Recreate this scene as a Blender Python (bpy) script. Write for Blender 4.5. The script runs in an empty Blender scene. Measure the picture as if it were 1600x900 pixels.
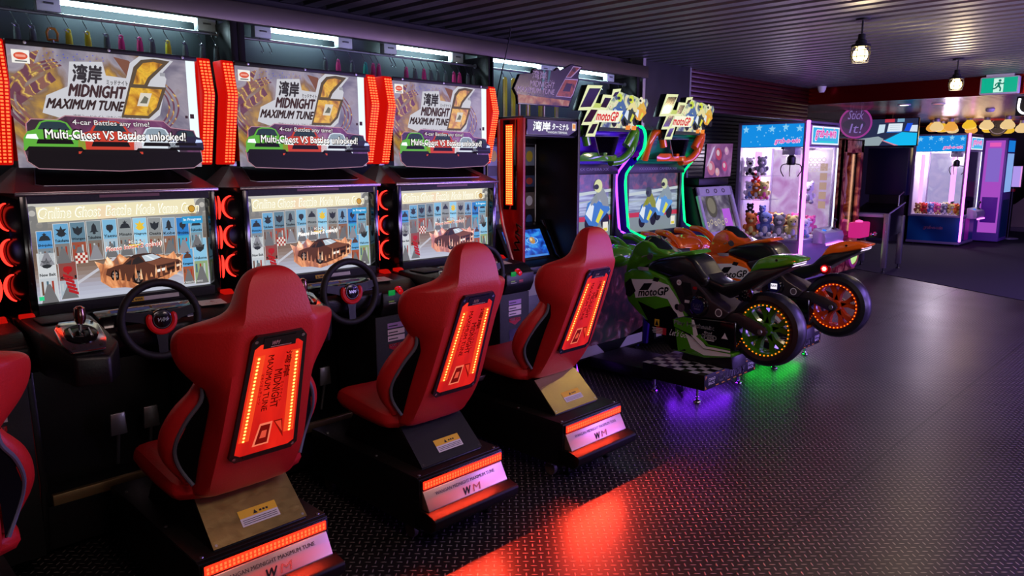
import bpy, bmesh, math, random
from mathutils import Vector, Matrix
random.seed(7)
scene = bpy.context.scene
COL = scene.collection
PI = math.pi

# ---------------------------------------------------------------- camera, world, light
cd = bpy.data.cameras.new('camera'); cam = bpy.data.objects.new('camera', cd); COL.objects.link(cam)
cd.sensor_width = 36.0; cd.lens = 36.0 * 1155.0 / 1600.0; cd.clip_start = 0.05
cam.location = (0, 0, 1.6)
cam.rotation_euler = (math.radians(90) - math.atan(198 / 1155.0), 0, math.radians(44.5 - 90))
scene.camera = cam
scene.view_settings.view_transform = 'Standard'; scene.view_settings.look = 'None'
scene.view_settings.exposure = 0.0; scene.view_settings.gamma = 1.0
scene.view_settings.use_curve_mapping = False
scene.cycles.use_denoising = True
scene.cycles.max_bounces = 8
scene.cycles.sample_clamp_indirect = 4.0
w = bpy.data.worlds.new('world'); scene.world = w; w.use_nodes = True
w.node_tree.nodes['Background'].inputs[0].default_value = (0.35, 0.3, 0.42, 1)
w.node_tree.nodes['Background'].inputs[1].default_value = 0.012

def area_light(name, loc, size, sizey, power, color, rot=(0, 0, 0)):
    l = bpy.data.lights.new(name, 'AREA'); l.shape = 'RECTANGLE'; l.size = size; l.size_y = sizey
    l.energy = power; l.color = color
    o = bpy.data.objects.new(name, l); o.location = loc; o.rotation_euler = rot; COL.objects.link(o); return o
def point_light(name, loc, power, color, r=0.05):
    l = bpy.data.lights.new(name, 'POINT'); l.energy = power; l.color = color; l.shadow_soft_size = r
    o = bpy.data.objects.new(name, l); o.location = loc; COL.objects.link(o); return o
# fill lights added unseen at ceiling height, behind and right of the camera
area_light('hall_fill_light', (1.0, 0.4, 2.46), 1.0, 0.8, 17, (1.0, 0.72, 0.66))
area_light('hall_fill_light', (3.4, 0.0, 2.46), 1.2, 0.8, 20, (1.0, 0.74, 0.70))
area_light('hall_fill_light', (7.6, -1.2, 2.44), 2.2, 2.0, 270, (0.34, 0.20, 1.0))
area_light('hall_fill_light', (13.0, -1.4, 2.26), 2.0, 2.0, 150, (0.38, 0.26, 1.0))
area_light('stairwell_light', (20.5, 1.4, 4.1), 1.5, 1.5, 90, (1.0, 0.86, 0.62))  # unseen warm area light over the stairwell
# violet fill lights added out of view on the right, aimed across and up
area_light('violet_fill_light', (6.8, -2.8, 1.0), 3.0, 1.2, 190, (0.32, 0.16, 1.0), (math.radians(150), 0, math.radians(-15)))
area_light('violet_fill_light', (11.0, -2.4, 1.0), 3.0, 1.2, 220, (0.36, 0.20, 1.0), (math.radians(118), 0, math.radians(20)))
# pale fill lights added out of view, shining up on the metal ceiling
area_light('upward_fill_light', (2.0, -2.6, 0.9), 4.0, 1.2, 90, (1.0, 0.93, 0.90), (math.radians(172), 0, 0))
area_light('upward_fill_light', (5.2, -0.6, 0.9), 3.5, 1.0, 120, (0.74, 0.62, 1.0), (math.radians(160), 0, 0))

# ---------------------------------------------------------------- materials
def lin(c):
    if isinstance(c, str):
        c = c.lstrip('#'); c = [int(c[i:i+2], 16) / 255 for i in (0, 2, 4)]
    return tuple(((x / 12.92) if x <= 0.04045 else ((x + 0.055) / 1.055) ** 2.4) for x in c) + (1,)
MATS = {}
def mat(name, color='#808080', rough=0.5, metal=0.0, emit=None, es=0.0, spec=0.5, bump=0.0, bscale=40.0, coat=0.0):
    if name in MATS: return MATS[name]
    m = bpy.data.materials.new(name); m.use_nodes = True; nt = m.node_tree
    b = nt.nodes['Principled BSDF']
    b.inputs['Base Color'].default_value = lin(color); b.inputs['Roughness'].default_value = rough
    b.inputs['Metallic'].default_value = metal; b.inputs['Specular IOR Level'].default_value = spec
    b.inputs['Coat Weight'].default_value = coat; b.inputs['Coat Roughness'].default_value = 0.08
    if emit is not None:
        b.inputs['Emission Color'].default_value = lin(emit); b.inputs['Emission Strength'].default_value = es
    if bump:
        tc = nt.nodes.new('ShaderNodeTexCoord'); n = nt.nodes.new('ShaderNodeTexNoise'); n.inputs['Scale'].default_value = bscale
        n.inputs['Detail'].default_value = 3
        bp = nt.nodes.new('ShaderNodeBump'); bp.inputs['Strength'].default_value = bump; bp.inputs['Distance'].default_value = 0.004
        nt.links.new(tc.outputs['Object'], n.inputs['Vector']); nt.links.new(n.outputs['Fac'], bp.inputs['Height'])
        nt.links.new(bp.outputs['Normal'], b.inputs['Normal'])
        mr = nt.nodes.new('ShaderNodeMapRange'); mr.inputs['To Min'].default_value = max(0, rough - 0.08); mr.inputs['To Max'].default_value = min(1, rough + 0.1)
        nt.links.new(n.outputs['Fac'], mr.inputs['Value']); nt.links.new(mr.outputs['Result'], b.inputs['Roughness'])
    MATS[name] = m; return m
def glow(name, color, es): return mat(name, '#050505', 0.35, emit=color, es=es, spec=0.12)
def art(color, es=1.0):
    "backlit print / screen pixel of one colour"
    return glow('lit_%s_%03d' % (color.lstrip('#'), int(es * 100)), color, es)
def noise_art(name, stops, scale=6.0, detail=4.0, es=1.0, dist=0.6, stretch=(1, 1, 1), rot=(0, 0, 0), emit=True, wave=False):
    if name in MATS: return MATS[name]
    m = bpy.data.materials.new(name); m.use_nodes = True; nt = m.node_tree; b = nt.nodes['Principled BSDF']
    tc = nt.nodes.new('ShaderNodeTexCoord'); mp = nt.nodes.new('ShaderNodeMapping')
    mp.inputs['Scale'].default_value = stretch; mp.inputs['Rotation'].default_value = rot
    nt.links.new(tc.outputs['Object'], mp.inputs['Vector'])
    if wave:
        n = nt.nodes.new('ShaderNodeTexWave'); n.inputs['Scale'].default_value = scale; n.inputs['Distortion'].default_value = dist * 12
        n.inputs['Detail'].default_value = detail; n.inputs['Detail Scale'].default_value = 2.0
    else:
        n = nt.nodes.new('ShaderNodeTexNoise'); n.inputs['Scale'].default_value = scale; n.inputs['Detail'].default_value = detail
        n.inputs['Distortion'].default_value = dist
    nt.links.new(mp.outputs['Vector'], n.inputs['Vector'])
    r = nt.nodes.new('ShaderNodeValToRGB'); e = r.color_ramp.elements
    e[0].position, e[0].color = stops[0][0], lin(stops[0][1]); e[1].position, e[1].color = stops[-1][0], lin(stops[-1][1])
    for p, c in stops[1:-1]:
        x = e.new(p); x.color = lin(c)
    nt.links.new(n.outputs['Fac'], r.inputs['Fac'])
    if emit:
        b.inputs['Base Color'].default_value = (0.01, 0.01, 0.01, 1); b.inputs['Roughness'].default_value = 0.3
        nt.links.new(r.outputs['Color'], b.inputs['Emission Color']); b.inputs['Emission Strength'].default_value = es
    else:
        nt.links.new(r.outputs['Color'], b.inputs['Base Color']); b.inputs['Roughness'].default_value = 0.35
    MATS[name] = m; return m
def glass(name, tint=(1, 1, 1), rough=0.02, f=0.12):
    if name in MATS: return MATS[name]
    m = bpy.data.materials.new(name); m.use_nodes = True; nt = m.node_tree; nt.nodes.remove(nt.nodes['Principled BSDF'])
    out = nt.nodes['Material Output']; tr = nt.nodes.new('ShaderNodeBsdfTransparent'); gl = nt.nodes.new('ShaderNodeBsdfGlossy')
    tr.inputs[0].default_value = (*tint, 1); gl.inputs['Roughness'].default_value = rough
    lw = nt.nodes.new('ShaderNodeLayerWeight'); lw.inputs['Blend'].default_value = f
    mx = nt.nodes.new('ShaderNodeMixShader')
    nt.links.new(lw.outputs['Fresnel'], mx.inputs[0]); nt.links.new(tr.outputs[0], mx.inputs[1]); nt.links.new(gl.outputs[0], mx.inputs[2])
    nt.links.new(mx.outputs[0], out.inputs['Surface']); MATS[name] = m; return m

BLACK = mat('black_plastic', '#0c0c0e', 0.38, bump=0.15, bscale=120)
GLOSS = mat('gloss_black', '#08080a', 0.14, coat=0.4)
BLACKM = mat('black_metal', '#121214', 0.42, 0.4, bump=0.12, bscale=60)
RUBBER = mat('black_rubber', '#0d0d0e', 0.62, bump=0.2, bscale=90)
TYRE = mat('tyre_rubber', '#101012', 0.36, bump=0.1, bscale=50)
CHROME = mat('chrome', '#c8c8cc', 0.16, 1.0)
STEEL = mat('brushed_steel', '#a8a8aa', 0.33, 0.9, bump=0.1, bscale=80)
DSTEEL = mat('dark_steel', '#4a4544', 0.36, 0.9, bump=0.15, bscale=70)
BRASS = mat('brass_plate', '#9a8654', 0.34, 0.95, bump=0.35, bscale=22)
SILVERP = mat('silver_plastic', '#b9b9c4', 0.3, 0.3)
WHITE = mat('white_plastic', '#d9d9dc', 0.4)
PAPER = mat('white_label', '#d8d4cc', 0.6)
YELLOW = mat('yellow_label', '#e8b820', 0.55)
RED = mat('red_vinyl', '#c01d1e', 0.42, bump=0.2, bscale=160)
REDP = mat('red_plastic', '#a80f14', 0.3)
PIPING = mat('grey_piping', '#5a5c6c', 0.5)
INK = mat('black_ink', '#050505', 0.5)

# ---------------------------------------------------------------- mesh builder
ORG = {}
_tcache = {}
def text_geo(s, shear=0.0, bold=0.0, space=1.0):
    k = (s, shear, bold, space)
    if k in _tcache: return _tcache[k]
    c = bpy.data.curves.new('lettering', 'FONT'); c.body = s; c.shear = shear; c.offset = bold; c.space_character = space
    c.resolution_u = 2; c.align_x = 'LEFT'; c.size = 1.0
    o = bpy.data.objects.new('lettering', c); COL.objects.link(o); bpy.context.view_layer.update()
    me = o.to_mesh(); vs = [tuple(v.co) for v in me.vertices]; fs = [tuple(p.vertices) for p in me.polygons]
    o.to_mesh_clear(); bpy.data.objects.remove(o); bpy.data.curves.remove(c)
    _tcache[k] = (vs, fs); return vs, fs

class MB:
    def __init__(self): self.v = []; self.f = []; self.mi = []; self.mats = []; self.M = None; self.fl = []
    def _m(self, m):
        if m not in self.mats: self.mats.append(m)
        return self.mats.index(m)
    def add(self, vs, fs, m, flat=False):
        b = len(self.v)
        if self.M is not None: vs = [self.M @ Vector(p) for p in vs]
        self.v.extend([tuple(p) for p in vs]); i = self._m(m)
        for f in fs: self.f.append(tuple(b + k for k in f)); self.mi.append(i); self.fl.append(flat)
        return self
    def bm(self, bm, m):
        bm.verts.ensure_lookup_table(); bm.verts.index_update()
        self.add([v.co[:] for v in bm.verts], [[v.index for v in f.verts] for f in bm.faces], m); bm.free(); return self
    def box(self, x0, x1, y0, y1, z0, z1, m, bev=0.0, seg=2):
        bm = bmesh.new(); bmesh.ops.create_cube(bm, size=1.0)
        for v in bm.verts: v.co = ((x0 + x1) / 2 + v.co.x * (x1 - x0), (y0 + y1) / 2 + v.co.y * (y1 - y0), (z0 + z1) / 2 + v.co.z * (z1 - z0))
        if bev: bmesh.ops.bevel(bm, geom=bm.edges[:], offset=bev, segments=seg, affect='EDGES', profile=0.5, clamp_overlap=True)
        return self.bm(bm, m)
    def prism(self, poly, axis, a0, a1, m, bev=0.0, seg=2, scale1=None):
        "polygon in the two other axes, extruded along axis ('x': poly=(y,z); 'y': (x,z); 'z': (x,y))"
        def mk(p, a):
            return {'x': (a, p[0], p[1]), 'y': (p[0], a, p[1]), 'z': (p[0], p[1], a)}[axis]
        n = len(poly); bm = bmesh.new()
        lo = [bm.verts.new(mk(p, a0)) for p in poly]; hi = [bm.verts.new(mk(p, a1)) for p in (scale1 or poly)]
        bm.faces.new(lo[::-1]); bm.faces.new(hi)
        for i in range(n): bm.faces.new((lo[i], lo[(i + 1) % n], hi[(i + 1) % n], hi[i]))
        bmesh.ops.recalc_face_normals(bm, faces=bm.faces[:])
        if bev:
            es = [e for e in bm.edges if len(e.link_faces) == 2 and e.calc_face_angle(0) > 0.3]
            bmesh.ops.bevel(bm, geom=es, offset=bev, segments=seg, affect='EDGES', profile=0.5, clamp_overlap=True)
        return self.bm(bm, m)
    def loft(self, rings, m, cap=True, closed=True):
        n = len(rings[0]); vs = [p for r in rings for p in r]; fs = []
        for i in range(len(rings) - 1):
            for j in range(n if closed else n - 1):
                k = (j + 1) % n; fs.append((i * n + j, i * n + k, (i + 1) * n + k, (i + 1) * n + j))
        if cap and closed:
            fs.append(tuple(range(n))[::-1]); fs.append(tuple((len(rings) - 1) * n + j for j in range(n)))
        return self.add(vs, fs, m)
    def tube(self, pts, r, m, n=8, closed=False, cap=True):
        pts = [Vector(p) for p in pts]; L = len(pts); rs = r if isinstance(r, (list, tuple)) else [r] * L
        rings = []; nrm = None
        for i in range(L):
            a = pts[(i - 1) % L] if (i or closed) else pts[0]; b = pts[(i + 1) % L] if (i < L - 1 or closed) else pts[-1]
            t = (b - a).normalized()
            if nrm is None:
                nrm = t.cross(Vector((0, 0, 1)));
                if nrm.length < 0.1: nrm = t.cross(Vector((0, 1, 0)))
                nrm.normalize()
            else:
                nrm = (nrm - t * nrm.dot(t)); nrm = nrm.normalized() if nrm.length > 1e-6 else t.orthogonal().normalized()
            bn = t.cross(nrm)
            rings.append([tuple(pts[i] + (nrm * math.cos(2 * PI * k / n) + bn * math.sin(2 * PI * k / n)) * rs[i]) for k in range(n)])
        if closed: rings.append(rings[0]); return self.loft(rings, m, cap=False)
        return self.loft(rings, m, cap)
    def lathe(self, prof, c, axis, m, n=24, a0=0.0, a1=2 * PI):
        "prof = [(radius, along)]"
        full = abs(a1 - a0 - 2 * PI) < 1e-6; rings = []
        for i in range(n if full else n + 1):
            a = a0 + (a1 - a0) * i / n; ring = []
            for r, h in prof:
                u, v = r * math.cos(a), r * math.sin(a)
                ring.append({'x': (c[0] + h, c[1] + u, c[2] + v), 'y': (c[0] + u, c[1] + h, c[2] + v), 'z': (c[0] + u, c[1] + v, c[2] + h)}[axis])
            rings.append(ring)
        if full: rings.append(rings[0])
        return self.loft(rings, m, cap=False, closed=False)
    def ball(self, c, r, m, u=14, v=9):
        rr = r if isinstance(r, (tuple, list)) else (r, r, r); rings = []
        for i in range(v + 1):
            a = PI * i / v
            rings.append([(c[0] + rr[0] * max(0.002, math.sin(a)) * math.cos(2 * PI * k / u), c[1] + rr[1] * max(0.002, math.sin(a)) * math.sin(2 * PI * k / u), c[2] - rr[2] * math.cos(a)) for k in range(u)])
        return self.loft(rings, m)
    # flat art in the builder's own plane (x right, y up, z towards the viewer)
    def poly(self, pts, m, layer=0, th=0.0):
        z = layer * 0.0007
        return self.add([(p[0], p[1], z) for p in pts], [tuple(range(len(pts)))], m, True)
    def rect(self, x0, x1, y0, y1, m, layer=0): return self.poly([(x0, y0), (x1, y0), (x1, y1), (x0, y1)], m, layer)
    def disc(self, cx, cy, rx, ry, m, layer=0, n=20, a0=0, a1=2 * PI):
        k = n if abs(a1 - a0) > 6.28 else n + 1
        return self.poly([(cx + rx * math.cos(a0 + (a1 - a0) * i / n), cy + ry * math.sin(a0 + (a1 - a0) * i / n)) for i in range(k)], m, layer)
    def ringart(self, cx, cy, r0, r1, m, layer=0, n=24, a0=0, a1=2 * PI, ey=1.0):
        vs = []; fs = []
        for i in range(n + 1):
            a = a0 + (a1 - a0) * i / n
            for r in (r0, r1): vs.append((cx + r * math.cos(a), cy + r * ey * math.sin(a), layer * 0.0007))
            if i: fs.append((2 * i - 2, 2 * i - 1, 2 * i + 1, 2 * i))
        return self.add(vs, fs, m, True)
    def star(self, cx, cy, r, m, layer=0, k=5):
        return self.poly([(cx + (r if i % 2 == 0 else r * 0.45) * math.sin(PI * i / k), cy + (r if i % 2 == 0 else r * 0.45) * math.cos(PI * i / k)) for i in range(2 * k)], m, layer)
    def text(self, s, x, y, wid, m, layer=1, h=None, shear=0.0, bold=0.0, space=1.0, rot=0.0, align='l'):
        vs, fs = text_geo(s)
        if not vs: return self
        xs = [p[0] for p in vs]; ys = [p[1] for p in vs]; x0, x1, y0, y1 = min(xs), max(xs), min(ys), max(ys)
        hh = h if h else wid * (y1 - y0) / (x1 - x0)
        sx = (wid - shear * hh) / (x1 - x0); sy = hh / (y1 - y0)
        if align == 'c': x = x - wid / 2
        ca, sa = math.cos(rot), math.sin(rot); d = min(bold, .05) * hh * 1.1
        for ox, oy in (((-d, 0), (d, 0), (0, d), (0, -d)) if d > 0 else ((0, 0),)):
            out = []
            for p in vs:
                b = (p[1] - y0) * sy + oy; a = (p[0] - x0) * sx + shear * b + ox
                out.append((x + a * ca - b * sa, y + a * sa + b * ca, layer * 0.0007))
            self.add(out, fs, m, True)
        return self
    def plane(self, o, xd, yd):
        xd = Vector(xd).normalized(); yd = Vector(yd); yd = (yd - xd * yd.dot(xd)).normalized(); zd = xd.cross(yd)
        self.M = Matrix(((xd.x, yd.x, zd.x, o[0]), (xd.y, yd.y, zd.y, o[1]), (xd.z, yd.z, zd.z, o[2]), (0, 0, 0, 1))); return self
    def world(self): self.M = None; return self
    def build(self, name, parent=None, label=None, kind=None, smooth=True, sub=0):
        org = ORG.get(parent.name, Vector((0, 0, 0))) if parent else Vector((0, 0, 0))
        me = bpy.data.meshes.new(name)
        me.from_pydata([tuple(Vector(p) - org) for p in self.v], [], self.f); me.validate()
        for m in self.mats: me.materials.append(m)
        if len(me.polygons) == len(self.mi):
            me.polygons.foreach_set('material_index', self.mi)
            me.polygons.foreach_set('use_smooth', [bool(smooth and not fl) for fl in self.fl])
        me.update()
        if smooth: me.set_sharp_from_angle(angle=math.radians(38))
        o = bpy.data.objects.new(name, me); COL.objects.link(o)
        if parent: o.parent = parent; ORG[o.name] = org
        if label: o['label'] = label
        if kind: o['kind'] = kind
        if sub:
            md = o.modifiers.new('smooth', 'SUBSURF'); md.levels = sub; md.render_levels = sub
        return o
def recalc(o):
    bm = bmesh.new(); bm.from_mesh(o.data); bmesh.ops.recalc_face_normals(bm, faces=bm.faces[:]); bm.to_mesh(o.data); bm.free(); return o
def thing(name, label, cat, loc, group=None, local=False):
    o = bpy.data.objects.new(name, None); COL.objects.link(o); o.location = loc; o.empty_display_size = 0.1
    ORG[o.name] = Vector((0, 0, 0)) if local else Vector(loc)
    o['label'] = label; o['category'] = cat
    if group: o['group'] = group
    return o
def tag(o, label, cat, group=None):
    o['label'] = label; o['category'] = cat
    if group: o['group'] = group
    return o
def struct(mb, name): return mb.build(name, kind='structure')
def recentre(o):
    "move a single-mesh thing's origin to the middle of its base"
    vs = [v.co.copy() for v in o.data.vertices]
    c = Vector(((min(v.x for v in vs) + max(v.x for v in vs)) / 2, (min(v.y for v in vs) + max(v.y for v in vs)) / 2, min(v.z for v in vs)))
    o.data.transform(Matrix.Translation(-c)); o.location = o.location + c; return o
def copy_tree(o, loc=None, label=None, group=None):
    c = o.copy(); COL.objects.link(c)
    if loc is not None: c.location = loc
    if label: c['label'] = label
    if group: c['group'] = group
    for ch in o.children:
        d = copy_tree(ch); d.parent = c
    return c
def arc(cx, cy, r, a0, a1, n=10): return [(cx + r * math.cos(math.radians(a0 + (a1 - a0) * i / n)), cy + r * math.sin(math.radians(a0 + (a1 - a0) * i / n))) for i in range(n + 1)]
def smooth_path(pts, k=4):
    out = []; P = [Vector(p) for p in pts]
    for i in range(len(P) - 1):
        p0, p1, p2, p3 = P[max(0, i - 1)], P[i], P[i + 1], P[min(len(P) - 1, i + 2)]
        for j in range(k):
            t = j / k
            out.append(0.5 * ((2 * p1) + (p2 - p0) * t + (2 * p0 - 5 * p1 + 4 * p2 - p3) * t * t + (3 * p1 - p0 - 3 * p2 + p3) * t ** 3))
    out.append(P[-1]); return out

# ================================================================ SETTING
def floor_material():
    m = bpy.data.materials.new('diamond_plate'); m.use_nodes = True; nt = m.node_tree; N = nt.nodes; Lk = nt.links.new
    b = N['Principled BSDF']
    def math_(op, a, b_=None, c=None):
        n = N.new('ShaderNodeMath'); n.operation = op
        for i, x in enumerate((a, b_, c)):
            if x is None: continue
            if isinstance(x, (int, float)): n.inputs[i].default_value = x
            else: Lk(x, n.inputs[i])
        return n.outputs[0]
    tc = N.new('ShaderNodeTexCoord')
    mp = N.new('ShaderNodeMapping'); mp.inputs['Rotation'].default_value = (0, 0, math.radians(45)); s = 1 / 0.032
    mp.inputs['Scale'].default_value = (s, s, s); Lk(tc.outputs['Object'], mp.inputs['Vector'])
    sp = N.new('ShaderNodeSeparateXYZ'); Lk(mp.outputs['Vector'], sp.inputs[0])
    x, y = sp.outputs[0], sp.outputs[1]
    fx, fy = math_('FLOOR', x), math_('FLOOR', y)
    u = math_('SUBTRACT', math_('SUBTRACT', x, fx), 0.5); v = math_('SUBTRACT', math_('SUBTRACT', y, fy), 0.5)
    par = math_('FLOORED_MODULO', math_('ADD', fx, fy), 2.0)          # 0 / 1 chess cells
    # swap axes in odd cells
    uu = math_('ADD', math_('MULTIPLY', u, math_('SUBTRACT', 1.0, par)), math_('MULTIPLY', v, par))
    vv = math_('ADD', math_('MULTIPLY', v, math_('SUBTRACT', 1.0, par)), math_('MULTIPLY', u, par))
    d = math_('ADD', math_('POWER', math_('DIVIDE', uu, 0.46), 2.0), math_('POWER', math_('DIVIDE', vv, 0.11), 2.0))
    mr = N.new('ShaderNodeMapRange'); mr.interpolation_type = 'SMOOTHSTEP'; mr.inputs['From Min'].default_value = 1.0; mr.inputs['From Max'].default_value = 0.35
    Lk(d, mr.inputs['Value']); bar = mr.outputs['Result']
    # sheet seams, 1.2 m x 2.4 m
    so = N.new('ShaderNodeSeparateXYZ'); Lk(tc.outputs['Object'], so.inputs[0])
    sx = math_('ABSOLUTE', math_('SUBTRACT', math_('FLOORED_MODULO', math_('ADD', so.outputs[0], 0.35), 2.4), 1.2))
    sy = math_('ABSOLUTE', math_('SUBTRACT', math_('FLOORED_MODULO', math_('ADD', so.outputs[1], 0.55), 1.2), 0.6))
    seam = math_('MAXIMUM', math_('LESS_THAN', sx, 0.004), math_('LESS_THAN', sy, 0.004))
    no = N.new('ShaderNodeTexNoise'); no.inputs['Scale'].default_value = 1.6; no.inputs['Detail'].default_value = 5; Lk(tc.outputs['Object'], no.inputs['Vector'])
    mix = N.new('ShaderNodeMix'); mix.data_type = 'RGBA'; mix.inputs[6].default_value = lin('#242021'); mix.inputs[7].default_value = lin('#a89c94')  # raised bars coloured lighter, standing in for their reflections
    Lk(math_('MULTIPLY', bar, math_('ADD', 0.35, no.outputs['Fac'])), mix.inputs[0])
    mx2 = N.new('ShaderNodeMix'); mx2.data_type = 'RGBA'; Lk(seam, mx2.inputs[0]); Lk(mix.outputs[2], mx2.inputs[6]); mx2.inputs[7].default_value = (0.003, 0.003, 0.003, 1)
    Lk(mx2.outputs[2], b.inputs['Base Color'])
    b.inputs['Metallic'].default_value = 0.2; b.inputs['Specular IOR Level'].default_value = 0.55
    rr = N.new('ShaderNodeMapRange'); rr.inputs['To Min'].default_value = 0.25; rr.inputs['To Max'].default_value = 0.46; Lk(no.outputs['Fac'], rr.inputs['Value'])
    Lk(rr.outputs['Result'], b.inputs['Roughness'])
    bp = N.new('ShaderNodeBump'); bp.inputs['Strength'].default_value = 0.7; bp.inputs['Distance'].default_value = 0.004
    Lk(math_('SUBTRACT', bar, seam), bp.inputs['Height']); Lk(bp.outputs['Normal'], b.inputs['Normal'])
    return m
FLOORM = floor_material()
CEILM = mat('grey_metal_decking', '#63636a', 0.42, 0.45, bump=0.05, bscale=30)
REDCEIL = mat('red_gloss_slats', '#8a1616', 0.24, 0.92)
FASC = mat('dark_red_slats', '#300a08', 0.32, 0.3)
CARPET = noise_art('navy_carpet', [(0.3, '#14141c'), (0.5, '#1d1c2a'), (0.7, '#2b2838')], scale=180, emit=False); CARPET.node_tree.nodes['Principled BSDF'].inputs['Roughness'].default_value = 0.95
DARKWALL = mat('dark_wall_paint', '#141316', 0.6)
FRAME = mat('dark_window_frame', '#2a282a', 0.35, 0.7, bump=0.05, bscale=30)
BEAM = mat('stained_steel_beam', '#5a544c', 0.38, 0.85, bump=0.03, bscale=9)

mb = MB(); mb.box(-3.5, 24, -5.5, 6.5, -0.08, 0.0, FLOORM); struct(mb, 'floor')
mb = MB(); mb.prism([(12.2, 5.3), (10.2, 1.675), (6.3, -5.4), (23.9, -5.4), (23.9, 6.4), (12.8, 6.4)], 'z', 0.0, 0.006, CARPET); struct(mb, 'floor_carpet')
# corrugated deck ceiling: ridges run across the hall (along Y)
def corrugated(mb, x0, x1, y0, y1, z, pitch, depth, m, th=0.01, flatf=0.56):
    pr = []; x = x0
    while x < x1 - 1e-6:
        pr += [(x, z), (x + pitch * flatf, z), (x + pitch * (flatf + 0.08), z + depth), (x + pitch * 0.92, z + depth)]; x += pitch
    pr.append((min(x, x1 + pitch), z)); vs = []; fs = []
    for i, p in enumerate(pr):
        vs += [(p[0], y0, p[1]), (p[0], y1, p[1]), (p[0], y0, p[1] + th), (p[0], y1, p[1] + th)]
        if i:
            a, b = 4 * i - 4, 4 * i
            fs += [(a, a + 1, b + 1, b), (a + 2, b + 2, b + 3, a + 3), (a, b, b + 2, a + 2), (a + 1, a + 3, b + 3, b + 1)]
    mb.add(vs, fs, m, True)
mb = MB(); corrugated(mb, -3.5, 9.44, -5.5, 4.06, 2.5, 0.155, 0.045, CEILM); struct(mb, 'ceiling')
mb = MB(); mb.box(-3.5, 24, -5.5, 6.5, 2.62, 2.7, DARKWALL); struct(mb, 'ceiling_slab')
mb = MB(); corrugated(mb, 9.48, 16.9, -5.5, 6.4, 2.3, 0.12, 0.025, REDCEIL); mb.box(9.46, 9.48, -5.5, 4.06, 2.3, 2.56, REDCEIL); struct(mb, 'ceiling_red')
mb = MB(); mb.box(16.9, 16.98, -5.5, 6.4, 2.29, 2.62, mat('red_fascia', '#9c1414', 0.35)); struct(mb, 'trim_1')
# ribbed fascia where the deck ends beside the side bay
mb = MB()
for i in range(9): mb.box(6.56, 9.46, 4.05, 4.05 + 0.03, 2.10 + i * 0.046, 2.10 + i * 0.046 + 0.043, FASC, 0.006)
mb.box(6.56, 9.46, 4.075, 4.10, 2.10, 2.55, DARKWALL); struct(mb, 'trim_2')
# left wall: sill wall, header beam, posts
mb = MB()
mb.box(-3.5, 6.56, 4.22, 4.3, 0, 2.6, DARKWALL)
mb.box(-3.5, 5.66, 3.95, 4.2, 0, 1.25, DARKWALL)
mb.box(-3.5, 5.66, 4.08, 4.2, 2.40, 2.5, DARKWALL)
struct(mb, 'wall_left')
mb = MB(); mb.box(-3.5, 5.66, 3.87, 3.925, 2.322, 2.425, BEAM, 0.004); mb.box(-3.5, 5.66, 3.925, 4.2, 2.385, 2.40, DARKWALL); struct(mb, 'trim_3')
mb = MB(); mb.box(5.70, 6.56, 3.99, 4.22, 0, 2.5, mat('grey_panel_wall', '#3a3a40', 0.3, 0.75, bump=0.08, bscale=6)); mb.box(6.53, 6.56, 3.985, 3.99, 0, 2.5, STEEL); mb.box(5.66, 5.70, 3.93, 4.22, 0, 2.5, STEEL); struct(mb, 'wall_left_pier')
mb = MB()
for i in range(52): mb.box(6.56, 14.0, 5.2, 5.22, i * 0.05, i * 0.05 + 0.044, mat('dark_ribbed_metal', '#17161c', 0.3, 0.6), 0.006, 1)
mb.box(6.56, 14.0, 5.22, 5.3, 0, 2.6, DARKWALL); mb.box(6.5, 6.56, 4.2, 5.3, 0, 2.6, DARKWALL); struct(mb, 'wall_left_bay')
mb = MB(); mb.box(14.0, 24, 6.4, 6.5, 0, 2.7, DARKWALL); mb.box(13.95, 14.05, 5.2, 6.5, 0, 2.6, DARKWALL); struct(mb, 'wall_left_far')
mb = MB(); mb.box(-3.6, -3.5, -5.5, 4.3, 0, 2.6, DARKWALL); struct(mb, 'wall_rear')
mb = MB(); mb.box(-3.5, 24, -5.6, -5.5, 0, 2.6, DARKWALL); struct(mb, 'wall_right')
mb = MB(); mb.box(24, 24.1, -5.6, 6.5, 0, 4.5, mat('beige_far_wall', '#8a8069', 0.7)); struct(mb, 'wall_far')
mb = MB(); mb.box(16.98, 24, -5.5, 6.4, 4.2, 4.3, DARKWALL); struct(mb, 'ceiling_stairwell')
mb = MB(); mb.box(16.0, 16.3, 4.75, 6.3, 0, 2.3, mat('grey_column', '#3d3b46', 0.5)); struct(mb, 'wall_column')
# display windows above the machines
PANE = glass('window_glass', (0.95, 1.0, 0.98), 0.02, 0.08)
CASE = mat('window_case_back', '#3c464c', 0.5)
for n, (a, b) in enumerate([(-1.0, 1.845), (1.925, 3.712), (3.765, 5.505)]):
    wn = n + 1
    mb = MB()
    mb.box(a, b, 4.18, 4.2, 1.25, 2.38, CASE)
    mb.box(a - 0.04, a, 3.88, 4.2, 1.25, 2.325, FRAME, 0.004); mb.box(b, b + 0.04, 3.88, 4.2, 1.25, 2.325, FRAME, 0.004)
    mb.box(a, b, 3.93, 4.2, 2.37, 2.38, FRAME)
    mb.box(a, b, 3.885, 4.2, 1.25, 1.27, FRAME)
    wf = struct(mb, 'window_%d' % wn)
    g = MB(); g.box(a, b, 3.895, 3.899, 1.27, 2.325, PANE); g.build('pane', wf)
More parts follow.
